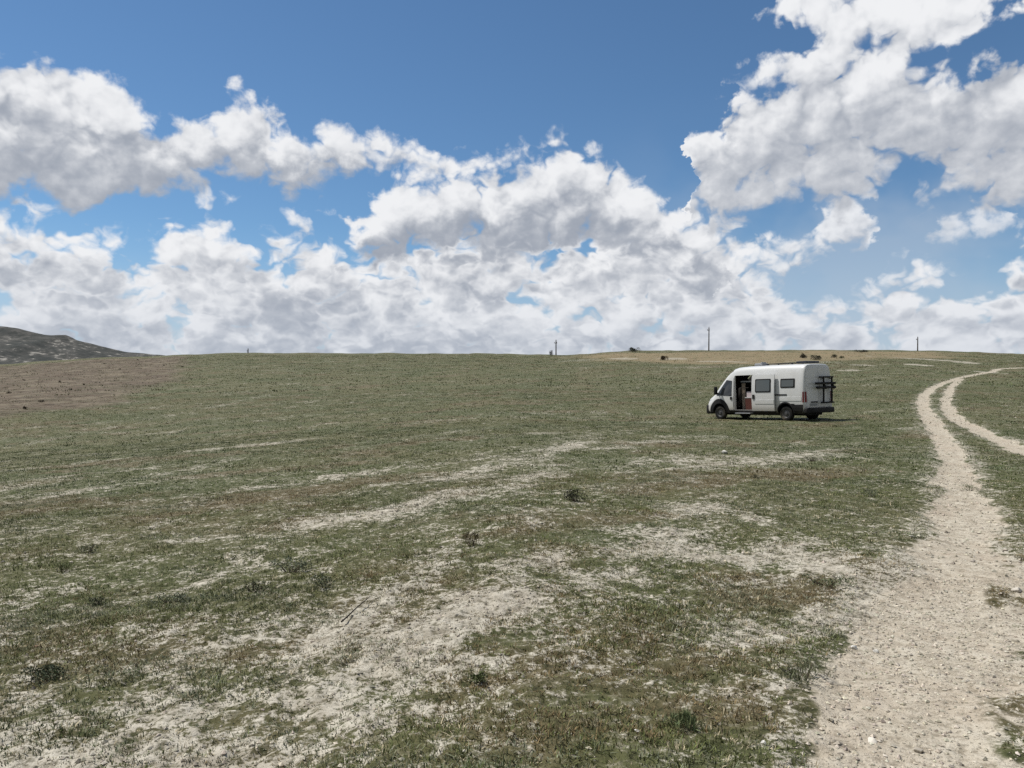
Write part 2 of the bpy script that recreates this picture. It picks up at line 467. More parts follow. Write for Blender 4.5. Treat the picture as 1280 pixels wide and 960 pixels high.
def masks(x, y):
    """road, bare, brown, tan at ground points"""
    r = np.hypot(x, y)
    wob = 0.18 * fbm(x / 1.3, y / 1.3, 3, 51) + 0.05 * fbm(x / 0.22, y / 0.22, 2, 57)
    da, pa = poly_dist(x, y, TRACK_A)
    db, pb = poly_dist(x, y, TRACK_B)
    hwa = np.interp(y, [0, 4, 8, 14, 40, 60, 90, 160], [0.50, 0.44, 0.35, 0.32, 0.36, 0.36, 0.38, 0.5])
    hwb = np.interp(y, [0, 10, 40, 60, 90], [0.5, 0.42, 0.34, 0.32, 0.36])
    soft = np.interp(y, [0, 9, 25], [0.26, 0.22, 0.14])
    wob = wob * 0.85
    road = np.maximum(sstep(hwa + soft, hwa - soft, da + wob), sstep(hwb + soft, hwb - soft, db + wob))
    # stony middle strip between the tracks near the camera
    dc, _ = poly_dist(x, y, STRIP)
    road = np.maximum(road, (0.60 + 0.5 * fbm(x / 0.45, y / 0.30, 3, 59)) * sstep(0.62, 0.25, dc + wob))
    ru, rw = x * 0.76 + y * 0.65, -x * 0.65 + y * 0.76
    n1 = fbm(ru / 5.5, rw / 1.6, 4, 61)
    n3 = fbm(ru / 3.0, rw / 0.55, 3, 67)
    n2 = fbm(x / 0.8, y / 0.8, 3, 71)
    bare = 0.30 * sstep(0.15, 0.75, n1) + 0.34 * sstep(0.25, 0.8, n3) * sstep(-0.3, 0.3, n1) + 0.10 * n2
    bare = bare * (1 - 0.45 * sstep(18, 55, r))
    for pts, w, s in STREAKS_W:
        dd, _ = poly_dist(x, y, pts)
        bare = np.maximum(bare, s * np.exp(-((dd + 0.9 * w * n2) / (1.25 * w)) ** 2) * (0.62 + 0.6 * n1 + 0.5 * n2))
    for c, rx, ry, s in BLOBS_W:
        q = ((x - c[0]) / rx) ** 2 + ((y - c[1]) / ry) ** 2
        bare = bare + s * np.exp(-q) * (0.52 + 0.7 * n1 + 0.85 * n2)
    near_road = np.exp(-(np.minimum(da - hwa, db - hwb).clip(0) / 0.35) ** 2)
    bare = np.maximum(bare, 0.55 * near_road * (0.7 + 0.7 * n2))
    for c, rx, ry, s in PALE_W:
        q = ((x - c[0]) / rx) ** 2 + ((y - c[1]) / ry) ** 2
        bare = np.maximum(bare, s * sstep(1.6, 0.4, q + 0.8 * n1))
    dl, _ = poly_dist(x, y, PALE_LINE)
    bare = np.maximum(bare, 0.8 * sstep(2.4, 0.8, dl + n1))
    bare = np.clip(bare * 0.76 + 0.13 * np.exp(-(r / 20.0) ** 2) + 0.02 + 0.15 * fbm(x / 0.35, y / 0.35, 2, 77), 0, 1)
    wb_ = 5 * fbm(x / 11, y / 11, 3, 81)
    brown = sstep(-2.5, 3.0, in_poly(x, y, BROWN_W) + 0.5 * wb_ + 1.5 * fbm(x / 2.2, y / 2.2, 2, 85))
    tan = sstep(-5, 9, in_poly(x, y, TAN_W) + 1.2 * wb_)
    return road, bare, brown, tan

# ------------------------------------------------------------------ scene helpers
def mesh_np(name, verts, faces_flat, nper, mats, parent=None, smooth=False, colors=None):
    me = bpy.data.meshes.new(name)
    nv, nf = len(verts), len(faces_flat) // nper
    me.vertices.add(nv)
    me.vertices.foreach_set('co', np.asarray(verts, np.float32).ravel())
    me.loops.add(nf * nper)
    me.loops.foreach_set('vertex_index', np.asarray(faces_flat, np.int32).ravel())
    me.polygons.add(nf)
    me.polygons.foreach_set('loop_start', np.arange(0, nf * nper, nper, dtype=np.int32))
    me.polygons.foreach_set('use_smooth', np.full(nf, smooth, bool))
    me.update(calc_edges=True)
    if colors is not None:
        ca = me.color_attributes.new('tint', 'FLOAT_COLOR', 'POINT')
        c4 = np.ones((nv, 4), np.float32)
        c4[:, :3] = colors
        ca.data.foreach_set('color', c4.ravel())
    for m_ in (mats if isinstance(mats, (list, tuple)) else [mats]):
        me.materials.append(m_)
    o = bpy.data.objects.new(name, me)
    COL.objects.link(o)
    if parent is not None:
        o.parent = parent
    return o

def tag(o, label=None, cat=None, group=None, kind=None):
    for k, v in (('label', label), ('category', cat), ('group', group), ('kind', kind)):
        if v:
            o[k] = v
    return o

def material(name):
    m_ = bpy.data.materials.new(name)
    m_.use_nodes = True
    nt = m_.node_tree
    b = nt.nodes['Principled BSDF']
    return m_, G(nt), b

# ------------------------------------------------------------------ ground material
def ground_material():
    m_, q, b = material("steppe_ground")
    P = q.n('ShaderNodeTexCoord').outputs['Object']
    at = lambda nme: q.n('ShaderNodeAttribute', attribute_name=nme).outputs['Fac']
    road, bare, brown, tan = at('road'), at('bare'), at('brown'), at('tan')
    nA = q.noise(P, 0.16, 4, 0.55)
    nB = q.noise(P, 1.1, 5, 0.62)
    nC = q.noise(P, 7.0, 6, 0.68)
    nD = q.noise(P, 38.0, 4, 0.7)
    nG = q.noise(P, 14.0, 4, 0.65)
    veg = q.mix(q.rng(nA, 0.38, 0.62), (0.108, 0.107, 0.050, 1), (0.080, 0.093, 0.039, 1))
    veg = q.mix(q.mul(q.rng(q.add(at('dry'), q.mul(q.sub(nB, .5), 1.2)), 0.15, 0.75), 0.7), veg, (0.140, 0.108, 0.064, 1))
    veg = q.mix(q.mul(q.rng(nG, 0.52, 0.66), 0.6), veg, (0.27, 0.245, 0.175, 1))
    veg = q.mix(q.mul(q.rng(nD, 0.48, 0.36), 0.6), veg, (0.04, 0.042, 0.02, 1))
    veg = q.mix(q.mul(q.rng(nC, 0.52, 0.70), 0.75), veg, (0.26, 0.245, 0.185, 1))
    veg = q.mix(q.mul(q.rng(nC, 0.47, 0.32), 0.85), veg, (0.035, 0.040, 0.018, 1))
    soil = q.mix(q.rng(nC, 0.30, 0.68), (0.26, 0.232, 0.180, 1), (0.57, 0.535, 0.455, 1))
    soil = q.mix(q.mul(q.rng(nB, 0.35, 0.7), 0.35), soil, (0.45, 0.40, 0.33, 1))
    soil = q.mix(q.mul(q.rng(nG, 0.48, 0.36), 0.75), soil, (0.115, 0.105, 0.068, 1))  # dark mottles put the shade between clods into the soil colour
    soil = q.mix(q.mul(q.rng(nD, 0.50, 0.36), 0.5), soil, (0.14, 0.125, 0.092, 1))
    nF = q.noise(P, 19.0, 3, 0.6)
    lim = q.add(bare, q.add(q.mul(q.sub(nC, 0.5), 1.5), q.add(q.mul(q.sub(nD, 0.5), 1.1), q.mul(q.sub(nF, 0.5), 1.3))))
    k = q.rng(lim, 0.24, 0.60)
    col = q.mix(k, veg, soil)
    # ploughed slope
    br = q.mix(q.rng(nB, 0.35, 0.65), (0.118, 0.086, 0.063, 1), (0.157, 0.132, 0.097, 1))
    br = q.mix(q.mul(q.rng(nC, 0.50, 0.34), 0.6), br, (0.058, 0.044, 0.032, 1))
    br = q.mix(q.mul(q.rng(nA, 0.5, 0.62), 0.35), br, (0.078, 0.078, 0.041, 1))
    col = q.mix(q.mul(brown, q.rng(nC, 0.30, 0.45, 0.55, 1)), col, br)
    tn = q.mix(q.rng(nB, 0.35, 0.65), (0.271, 0.202, 0.129, 1), (0.215, 0.189, 0.112, 1))
    col = q.mix(q.mul(q.mul(tan, q.sub(1.0, q.mul(bare, .9))), q.rng(nA, 0.30, 0.5, 0.7, 1)), col, tn)
    nE = q.noise(P, 0.55, 3, 0.7)
    nH = q.noise(P, 0.22, 4, 0.65)
    col = q.mix(q.mul(q.mul(brown, 0.6), q.rng(nH, 0.46, 0.62)), col, (0.235, 0.200, 0.145, 1))
    col = q.mix(q.mul(q.mul(brown, 0.85), q.rng(nE, 0.47, 0.36)), col, (0.073, 0.058, 0.040, 1))
    rd = q.mix(q.rng(nC, 0.32, 0.68), (0.41, 0.36, 0.285, 1), (0.57, 0.52, 0.43, 1))
    rd = q.mix(q.mul(q.rng(nB, 0.42, 0.7), 0.5), rd, (0.415, 0.34, 0.262, 1))
    rd = q.mix(q.mul(q.rng(nG, 0.46, 0.34), 0.5), rd, (0.23, 0.195, 0.145, 1))
    rd = q.mix(q.mul(q.rng(nD, 0.47, 0.36), 0.6), rd, (0.17, 0.145, 0.105, 1))
    rk = q.rng(q.add(road, q.mul(q.sub(nC, 0.5), 0.9)), 0.35, 0.65)
    col = q.mix(rk, col, rd)
    q.put(b.inputs['Base Color'], col)
    b.inputs['Roughness'].default_value = 0.95
    b.inputs['Specular IOR Level'].default_value = 0.15
    hgt = q.add(q.mul(nC, 0.6), q.mul(nD, 0.22))
    bp = q.n('ShaderNodeBump')
    bp.inputs['Strength'].default_value = 0.9
    bp.inputs['Distance'].default_value = 0.05
    q.put(bp.inputs['Height'], hgt)
    q.put(b.inputs['Normal'], bp.outputs[0])
    return m_
M_GROUND = ground_material()

# ------------------------------------------------------------------ ground sheet (finer where the lens looks closer, one sheet to the horizon)
def build_ground():
    dense = np.linspace(-R(47), R(47), 940)
    rest = np.linspace(R(47), 2 * math.pi - R(47), 70)[1:-1]
    ang = np.concatenate([dense, rest])
    rr = [0.0, 0.4, 0.8, 1.2, 1.6, 2.0, 2.3]
    r = 2.3
    while r < 330:
        r += min(max(r * r / (F_PX * EYE) * 0.85, 0.014), 0.95)
        rr.append(r)
    while r < 12000:
        r *= 1.16
        rr.append(r)
    rr = np.array(rr[1:])
    A, Rr = np.meshgrid(ang, rr)
    X, Y = (np.sin(A) * Rr).ravel(), (np.cos(A) * Rr).ravel()
    rd, ba, bn, tn = masks(X, Y)
    Z = height(X, Y) + micro(X, Y, rd)
    na, nr = len(ang), len(rr)
    z0 = float(height(np.zeros(1), np.zeros(1))[0])
    verts = np.concatenate([np.stack([X, Y, Z], 1), [[0, 0, z0]]])
    att = {k: np.concatenate([v, [0.0]]).astype(np.float32) for k, v in (('road', rd), ('bare', ba), ('brown', bn), ('tan', tn), ('dry', dryness(X, Y)))}
    i, j = np.meshgrid(np.arange(nr - 1), np.arange(na), indexing='ij')
    j2 = (j + 1) % na
    quads = np.stack([i * na + j, i * na + j2, (i + 1) * na + j2, (i + 1) * na + j], -1).reshape(-1, 4)[:, ::-1]
    cen = np.stack([np.arange(na), (np.arange(na) + 1) % na, np.full(na, nr * na), np.full(na, nr * na)], 1)
    on = rd[quads].mean(axis=1) > 0.5
    for name, sel in (('ground', ~on), ('dirt_track', on)):
        q = quads[sel]
        idx, inv = np.unique(q, return_inverse=True)
        o = mesh_np(name, verts[idx], inv.ravel(), 4, M_GROUND, smooth=True)
        for k, v in att.items():
            a = o.data.attributes.new(k, 'FLOAT', 'POINT')
            a.data.foreach_set('value', v[idx])
        if name == 'ground':
            bm = bmesh.new()
            bm.from_mesh(o.data)
            edge = [e for e in bm.edges if e.is_boundary and all(v.co.x ** 2 + v.co.y ** 2 < 0.2 for v in e.verts)]
            if edge:
                bmesh.ops.holes_fill(bm, edges=edge)
            bm.to_mesh(o.data)
            bm.free()
        tag(o, kind='structure')
        if name == 'dirt_track':
            tag(o, label='pale two-rut dirt track winding up the right side', cat='track')
        else:
            tag(o, label='rolling steppe of thin grass and bare pale earth', cat='ground')
build_ground()

# ------------------------------------------------------------------ grass, herbs and gravel (uncountable)
def tint_material(name, rough=0.85, spec=0.2, vary=0.0):
    m_, q, b = material(name)
    c = q.n('ShaderNodeAttribute', attribute_name='tint').outputs['Color']
    if vary:
        P = q.n('ShaderNodeTexCoord').outputs['Object']
        c = q.mix(1.0, c, q.mix(q.noise(P, 60, 3), (1 - vary,) * 3 + (1,), (1 + vary,) * 3 + (1,)), 'MULTIPLY')
    q.put(b.inputs['Base Color'], c)
    b.inputs['Roughness'].default_value = rough
    b.inputs['Specular IOR Level'].default_value = spec
    return m_
M_GRASS = tint_material("dry_steppe_grass", 0.8, 0.15)
M_STONE = tint_material("pale_limestone", 0.9, 0.2, 0.25)

def scatter(y0, y1, n, seed, umax=0.86):
    """uniform over the ground wedge between two depths"""
    r_ = np.random.RandomState(seed)
    y = np.sqrt(r_.uniform(y0 * y0, y1 * y1, n))
    x = r_.uniform(-umax, umax, n) * y
    return x, y, r_

OLIVE, SAGE, DEEP = np.array([.165, .195, .078]), np.array([.265, .295, .205]), np.array([.078, .110, .040])
RUST, STRAW = np.array([.245, .190, .105]), np.array([.56, .50, .36])

def grass_band(y0, y1, n, blades, rad, hgt, wid, seed, two):
    x, y, r_ = scatter(y0, y1, n, seed)
    rd, ba, bn, tn = masks(x, y)
    nz = fbm(x / 0.45, y / 0.45, 2, seed + 5)
    nm = dryness(x, y)
    dens = np.clip(1.05 - (0.40 if y1 < 20 else 0.70) * ba - 1.7 * rd - 0.62 * bn - 0.75 * tn + 0.35 * nz, 0.035, 1) * np.where(rd > 0.3, 0.12, 1)
    k = r_.uniform(0, 1, n) < dens
    x, y, rd, ba, bn, nm, nz = x[k], y[k], rd[k], ba[k], bn[k], nm[k], nz[k]
    n = len(x)
    z = height(x, y) + micro(x, y, rd)
    pick = r_.uniform(0, 1, n)
    nk = fbm(x / 1.4, y / 1.4, 2, 97)
    col = np.where((nm + 0.9 * (pick - .5) > 0.40)[:, None], RUST, OLIVE)
    col = np.where((bn > 0.5)[:, None] & (pick > .3)[:, None], np.array([.26, .20, .13]), col)
    col = np.where((nk + 1.0 * (pick - .5) + 0.5 * ba > 0.30)[:, None], SAGE, col)
    col = np.where((nk - 0.6 * nm - 0.9 * (pick - .5) > 0.62)[:, None], DEEP, col)
    col = np.where((r_.uniform(0, 1, n) < 0.10 + 0.22 * ba)[:, None], STRAW, col)
    col = col * (np.array([1.03, 1.0, 0.95]) * 0.80 if y0 < 10 else np.array([0.92, 1.0, 0.86]) * 0.66) * r_.uniform(0.45, 1.5, (n, 1))
    size = r_.uniform(0.55, 1.35, n) * (1.15 - 0.5 * ba) * (1 + 0.35 * nz)
    B = blades
    T = n * B
    tx, ty, tz, ts = np.repeat(x, B), np.repeat(y, B), np.repeat(z, B), np.repeat(size, B)
    a = r_.uniform(0, 2 * math.pi, T)
    ro = np.sqrt(r_.uniform(0, 1, T)) * rad * ts
    bx, by = tx + np.cos(a) * ro, ty + np.sin(a) * ro
    a2 = a + r_.uniform(-0.9, 0.9, T)
    lean = r_.uniform(0.2, 1.4, T)
    L = hgt * ts * r_.uniform(0.5, 1.25, T)
    w = wid * r_.uniform(0.6, 1.3, T)
    pa = a2 + math.pi / 2 + r_.uniform(-0.7, 0.7, T)
    sx, sy = np.cos(pa) * w / 2, np.sin(pa) * w / 2
    hx, hy = np.cos(a2) * np.sin(lean), np.sin(a2) * np.sin(lean)
    hz = np.cos(lean)
    zb = tz - 0.006
    tip = np.stack([bx + hx * L, by + hy * L, zb + hz * L], 1)
    l0, r0 = np.stack([bx - sx, by - sy, zb], 1), np.stack([bx + sx, by + sy, zb], 1)
    c = np.repeat(col, B, 0) * r_.uniform(0.85, 1.15, (T, 1))
    if not two:
        V = np.stack([l0, r0, tip], 1).reshape(-1, 3)
        return V, np.arange(3 * T), np.repeat(c, 3, 0)
    mx_, my_, mz_ = bx + hx * L * 0.42, by + hy * L * 0.42, zb + hz * L * 0.60
    l1, r1 = np.stack([mx_ - sx * .8, my_ - sy * .8, mz_], 1), np.stack([mx_ + sx * .8, my_ + sy * .8, mz_], 1)
    V = np.stack([l0, r0, l1, r1, tip], 1).reshape(-1, 3)
    o = np.arange(T)[:, None] * 5
    F = np.concatenate([o + 0, o + 1, o + 3, o + 0, o + 3, o + 2, o + 2, o + 3, o + 4], 1).ravel()
    return V, F, np.repeat(c, 5, 0)

def build_grass():
    parts = [grass_band(2.6, 7.0, 25000, 13, 0.046, 0.026, 0.0048, 101, True),
             grass_band(7.0, 15.0, 36000, 11, 0.068, 0.030, 0.0085, 102, False),
             grass_band(15.0, 34.0, 32000, 9, 0.12, 0.038, 0.019, 103, False),
             grass_band(34.0, 75.0, 28000, 7, 0.24, 0.052, 0.045, 104, False),
             grass_band(75.0, 190.0, 22000, 6, 0.55, 0.11, 0.12, 105, False)]
    V, F, C, off = [], [], [], 0
    for v, f, c in parts:
        V.append(v); F.append(f + off); C.append(c); off += len(v)
    o = mesh_np('grass', np.concatenate(V), np.concatenate(F), 3, M_GRASS, colors=np.concatenate(C))
    tag(o, 'short thin steppe grass and grey-green herbs over the slope', 'grass', kind='stuff')
build_grass()

OCT_V = np.array([[1, 0, 0], [-1, 0, 0], [0, 1, 0], [0, -1, 0], [0, 0, 1], [0, 0, -1]], float)
OCT_F = np.array([[0, 2, 4], [2, 1, 4], [1, 3, 4], [3, 0, 4], [2, 0, 5], [1, 2, 5], [3, 1, 5], [0, 3, 5]])
def build_gravel():
    V, F, C, off = [], [], [], 0
    for y0, y1, n, s0, s1, seed in ((2.6, 7.0, 42000, 0.004, 0.019, 201), (7.0, 18.0, 40000, 0.008, 0.030, 202), (18.0, 60.0, 24000, 0.018, 0.060, 203)):
        x, y, r_ = scatter(y0, y1, n, seed, 0.8)
        rd, ba, bn, tn = masks(x, y)
        k = r_.uniform(0, 1, n) < np.clip(0.9 * rd + 0.75 * ba - 0.1, 0.02, 1)
        x, y, rd, ba = x[k], y[k], rd[k], ba[k]
        n = len(x)
        z = height(x, y) + micro(x, y, rd)
        s = s0 + (s1 - s0) * r_.uniform(0, 1, n) ** 3.5
        a = r_.uniform(0, 6.28, n)
        jit = OCT_V[None] * r_.uniform(0.55, 1.25, (n, 6, 1)) + r_.uniform(-.25, .25, (n, 6, 3))
        jit = jit * np.stack([np.ones(n), r_.uniform(.6, 1, n), r_.uniform(.4, .75, n)], 1)[:, None, :] * s[:, None, None]
        ca, sa = np.cos(a)[:, None], np.sin(a)[:, None]
        vx = jit[..., 0] * ca - jit[..., 1] * sa + x[:, None]
        vy = jit[..., 0] * sa + jit[..., 1] * ca + y[:, None]
        vz = jit[..., 2] + z[:, None] + 0.2 * s[:, None]
        V.append(np.stack([vx, vy, vz], -1).reshape(-1, 3))
        F.append((np.arange(n)[:, None, None] * 6 + OCT_F[None]).ravel() + off)
        off += 6 * n
        c = np.array([.51, .465, .385]) * r_.uniform(0.55, 1.3, (n, 1)) * (1 + r_.uniform(-.04, .04, (n, 3)))
        C.append(np.repeat(c, 6, 0))
    o = mesh_np('gravel', np.concatenate(V), np.concatenate(F), 3, M_STONE, colors=np.clip(np.concatenate(C), 0, .7))
    tag(o, 'loose pale gravel on the track and the bare patches', 'gravel', kind='stuff')
build_gravel()

# ------------------------------------------------------------------ far hill on the left
def build_hill():
    m_, q, b = material("far_hill_shaded")
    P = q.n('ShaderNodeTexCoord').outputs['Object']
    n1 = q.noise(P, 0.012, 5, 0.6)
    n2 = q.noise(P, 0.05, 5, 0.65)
    c = q.mix(q.rng(n1, 0.35, 0.65), (0.066, 0.070, 0.068, 1), (0.125, 0.122, 0.115, 1))  # cloud shadow and greying distance are put into the hill's base colours
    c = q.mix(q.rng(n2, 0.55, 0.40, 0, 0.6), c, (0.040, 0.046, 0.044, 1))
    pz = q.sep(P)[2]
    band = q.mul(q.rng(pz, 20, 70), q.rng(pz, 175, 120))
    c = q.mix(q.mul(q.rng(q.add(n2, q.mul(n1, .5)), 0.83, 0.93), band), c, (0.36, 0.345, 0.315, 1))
    q.put(b.inputs['Base Color'], c)
    b.inputs['Roughness'].default_value = 1.0
    b.inputs['Specular IOR Level'].default_value = 0.05
    YH = 2600.0
    SIL = [(-900, 430), (-500, 425), (-300, 398), (-180, 402), (-60, 404), (0, 407), (20, 410), (45, 416), (62, 418), (82, 418), (92, 424), (118, 430.5), (140, 436), (160, 440), (230, 446), (420, 462)]
    su = np.array([(p[0] - 640) / F_PX for p in SIL]); sh = np.array([(480 - p[1]) / F_PX for p in SIL]) * YH + EYE
    xs = np.linspace(-4300, -600, 300)
    ys = np.linspace(1500, 3800, 130)
    X, Y = np.meshgrid(xs, ys)
    crest = np.interp(X / YH, su, sh)
    t = (Y - YH) / np.where(Y < YH, 900.0, 1000.0)
    prof = np.clip(1 - np.abs(t), 0, 1)
    prof = prof ** 1.15
    Z = -16 + (crest + 16) * prof
    Z = Z + 15 * fbm(X / 260, Y / 260, 5, 301) * np.clip(1 - prof, 0, 1) * np.clip(prof * 4, 0, 1) + 2.0 * fbm(X / 60, Y / 60, 3, 305) * np.clip(prof * 3, 0, 1)
    nx, ny = len(xs), len(ys)
    i, j = np.meshgrid(np.arange(ny - 1), np.arange(nx - 1), indexing='ij')
    F = np.stack([i * nx + j, i * nx + j + 1, (i + 1) * nx + j + 1, (i + 1) * nx + j], -1).reshape(-1)
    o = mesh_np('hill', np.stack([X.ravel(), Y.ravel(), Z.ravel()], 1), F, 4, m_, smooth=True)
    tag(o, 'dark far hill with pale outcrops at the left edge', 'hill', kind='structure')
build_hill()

# ------------------------------------------------------------------ plain materials
def plain(name, c, rough=0.5, spec=0.5, metal=0.0, dirt=0.0, dirt_col=(0.36, 0.31, 0.24, 1), coat=0.0):
    m_, q, b = material(name)
    col = (*c, 1)
    if dirt:
        P = q.n('ShaderNodeTexCoord').outputs['Object']
        n_ = q.noise(P, 2.3, 6, 0.65)
        col = q.mix(q.mul(q.rng(n_, 0.42, 0.75), dirt), col, dirt_col)
        r_ = q.noise(P, 5.0, 4, 0.6)
        q.put(b.inputs['Roughness'], q.rng(r_, 0.3, 0.7, max(rough - 0.1, 0.05), min(rough + 0.12, 1), smooth=False))
    else:
        b.inputs['Roughness'].default_value = rough
    q.put(b.inputs['Base Color'], col)
    b.inputs['Specular IOR Level'].default_value = spec
    b.inputs['Metallic'].default_value = metal
    b.inputs['Coat Weight'].default_value = coat
    return m_

def van_paint():
    m_, q, b = material("white_van_paint")
    P = q.n('ShaderNodeTexCoord').outputs['Object']
    z = q.sep(P)[2]
    n_ = q.noise(P, 2.3, 6, 0.65)
    dust = q.add(q.mul(q.rng(n_, 0.42, 0.75), 0.16), q.mul(q.rng(q.add(z, q.mul(q.sub(n_, .5), 0.5)), 1.05, 0.40), 0.42))
    q.put(b.inputs['Base Color'], q.mix(dust, (0.71, 0.72, 0.725, 1), (0.38, 0.33, 0.26, 1)))
    q.put(b.inputs['Roughness'], q.mad(dust, 0.5, 0.28))
    b.inputs['Coat Weight'].default_value = 0.25
    return m_
M_WHITE = van_paint()
M_BLACK = plain("black_plastic", (0.010, 0.010, 0.011), 0.65, 0.3, dirt=0.05)
M_RUBBER = plain("tyre_rubber", (0.018, 0.018, 0.018), 0.85, 0.2, dirt=0.45)
M_RIM = plain("grey_wheel_steel", (0.10, 0.10, 0.105), 0.45, 0.5, 0.5, dirt=0.3)
M_GLASS = plain("tinted_glass", (0.022, 0.026, 0.030), 0.04, 0.8)
M_PANE = plain("acrylic_window", (0.085, 0.100, 0.102), 0.06, 0.8)
M_RED = plain("red_lamp", (0.22, 0.015, 0.018), 0.2, 0.5)
M_LAMP = plain("clear_lamp", (0.6, 0.6, 0.58), 0.15, 0.6)
M_DARKIN = plain("dark_interior", (0.040, 0.036, 0.034), 0.85, 0.2)
M_WOOD = plain("red_brown_cabinet_wood", (0.10, 0.034, 0.026), 0.55, 0.3, dirt=0.2, dirt_col=(0.12, 0.03, 0.02, 1))
M_CLOTH = plain("beige_cloth", (0.46, 0.39, 0.33), 0.9, 0.1, dirt=0.4, dirt_col=(0.2, 0.17, 0.15, 1))
M_METAL = plain("aluminium", (0.62, 0.62, 0.63), 0.35, 0.5, 0.8)
M_SOLAR = plain("dark_panel", (0.02, 0.024, 0.035), 0.2, 0.5)
M_GREY = plain("grey_plastic", (0.30, 0.31, 0.33), 0.5, 0.4)

def link_bm(name, bm, mat, parent=None, smooth=None):
    bmesh.ops.recalc_face_normals(bm, faces=bm.faces)
    me = bpy.data.meshes.new(name)
    bm.to_mesh(me)
    bm.free()
    me.materials.append(mat)
    if smooth is not None:
        me.shade_smooth()
        me.set_sharp_from_angle(angle=R(smooth))
    o = bpy.data.objects.new(name, me)
    COL.objects.link(o)
    if parent is not None:
        o.parent = parent
    return o

def box_bm(bm, x0, x1, y0, y1, z0, z1, bev=0.0):
    vs = [bm.verts.new((x, y, z)) for x in (x0, x1) for y in (y0, y1) for z in (z0, z1)]
    fs = [bm.faces.new([vs[i] for i in f]) for f in ((0, 1, 3, 2), (4, 6, 7, 5), (0, 4, 5, 1), (2, 3, 7, 6), (0, 2, 6, 4), (1, 5, 7, 3))]
    if bev:
        es = list({e for f in fs for e in f.edges})
        bmesh.ops.bevel(bm, geom=es, offset=bev, segments=2, affect='EDGES', profile=0.5)
    return bm

def tube_bm(bm, p, q, r, n=8, r2=None):
    p, q = Vector(p), Vector(q)
    ax = (q - p).normalized()
    s = ax.orthogonal().normalized()
    t = ax.cross(s)
    a = [bm.verts.new(p + (s * math.cos(2 * math.pi * k / n) + t * math.sin(2 * math.pi * k / n)) * r) for k in range(n)]
    rr_ = r if r2 is None else r2
    b = [bm.verts.new(q + (s * math.cos(2 * math.pi * k / n) + t * math.sin(2 * math.pi * k / n)) * rr_) for k in range(n)]
    for k in range(n):
        bm.faces.new((a[k], a[(k + 1) % n], b[(k + 1) % n], b[k]))
    bm.faces.new(a[::-1]); bm.faces.new(b)
    return bm

def lathe_y(bm, cx, cz, prof, n=36, sgn=1):
    """revolve (radius, y) about the axis through (cx, cz) along y"""
    rows = []
    for rad, y in prof:
        rows.append([bm.verts.new((cx + rad * math.cos(2 * math.pi * k / n), y * sgn, cz + rad * math.sin(2 * math.pi * k / n))) for k in range(n)])
    for i in range(len(rows) - 1):
        for k in range(n):
            bm.faces.new((rows[i][k], rows[i][(k + 1) % n], rows[i + 1][(k + 1) % n], rows[i + 1][k]))
    return rows

# ------------------------------------------------------------------ the camper van (x forward, y to its left, z up)
ZB = 0.36
STN = [(3.00, 0.84, 0.74), (2.96, 0.95, 0.85), (2.86, 1.06, 0.91), (2.70, 1.15, 0.965), (2.45, 1.30, 0.99), (2.36, 1.41, 0.995), (2.10, 1.69, 1.0), (1.80, 2.00, 1.0),
       (1.55, 2.23, 1.0), (1.38, 2.36, 1.0), (1.20, 2.45, 1.0), (0.95, 2.51, 1.0), (0.50, 2.53, 1.0), (-0.8, 2.54, 1.0), (-2.2, 2.53, 1.0),
       (-2.78, 2.52, 1.0), (-2.92, 2.515, 0.997), (-2.975, 2.49, 0.985), (-3.00, 2.45, 0.965)]
PROF = [(0.0, 0.935), (0.03, 0.985), (0.10, 1.015), (0.28, 1.025), (0.45, 1.02), (0.60, 1.00), (0.72, 0.972), (0.82, 0.94), (0.89, 0.905), (0.935, 0.865), (0.965, 0.795), (0.986, 0.71), (0.997, 0.45), (1.0, 0.0)]
_sx = np.array([s[0] for s in STN])[::-1]; _sz = np.array([s[1] for s in STN])[::-1]; _sw = np.array([s[2] for s in STN])[::-1]
_pt = np.array([p[0] for p in PROF]); _py = np.array([p[1] for p in PROF])

def side_y(x, z):
    zt, w = float(np.interp(x, _sx, _sz)), float(np.interp(x, _sx, _sw))
    return w * float(np.interp((z - ZB) / (zt - ZB), _pt, _py))

def panel(bm, quad, off, thick, nx=8, nz=10, sgn=1):
    """curved slab on the van's flank; quad = four (x, z) corners: low front, low rear, high rear, high front"""
    (ax, az), (bx, bz), (cx, cz), (dx_, dz_) = quad
    outer, inner = [], []
    for j in range(nz + 1):
        t = j / nz
        ro, ri = [], []
        for i in range(nx + 1):
            s = i / nx
            x = (ax + (bx - ax) * s) * (1 - t) + (dx_ + (cx - dx_) * s) * t
            z = (az + (bz - az) * s) * (1 - t) + (dz_ + (cz - dz_) * s) * t
            y = side_y(x, z) + off
            ro.append(bm.verts.new((x, sgn * y, z)))
            ri.append(bm.verts.new((x, sgn * (y - thick), z)))
        outer.append(ro); inner.append(ri)
    for g_ in (outer, inner):
        for j in range(nz):
            for i in range(nx):
                bm.faces.new((g_[j][i], g_[j][i + 1], g_[j + 1][i + 1], g_[j + 1][i]))
    for i in range(nx):
        for j in (0, nz):
            bm.faces.new((outer[j][i], outer[j][i + 1], inner[j][i + 1], inner[j][i]))
    for j in range(nz):
        for i in (0, nx):
            bm.faces.new((outer[j][i], outer[j + 1][i], inner[j + 1][i], inner[j][i]))
    return bm

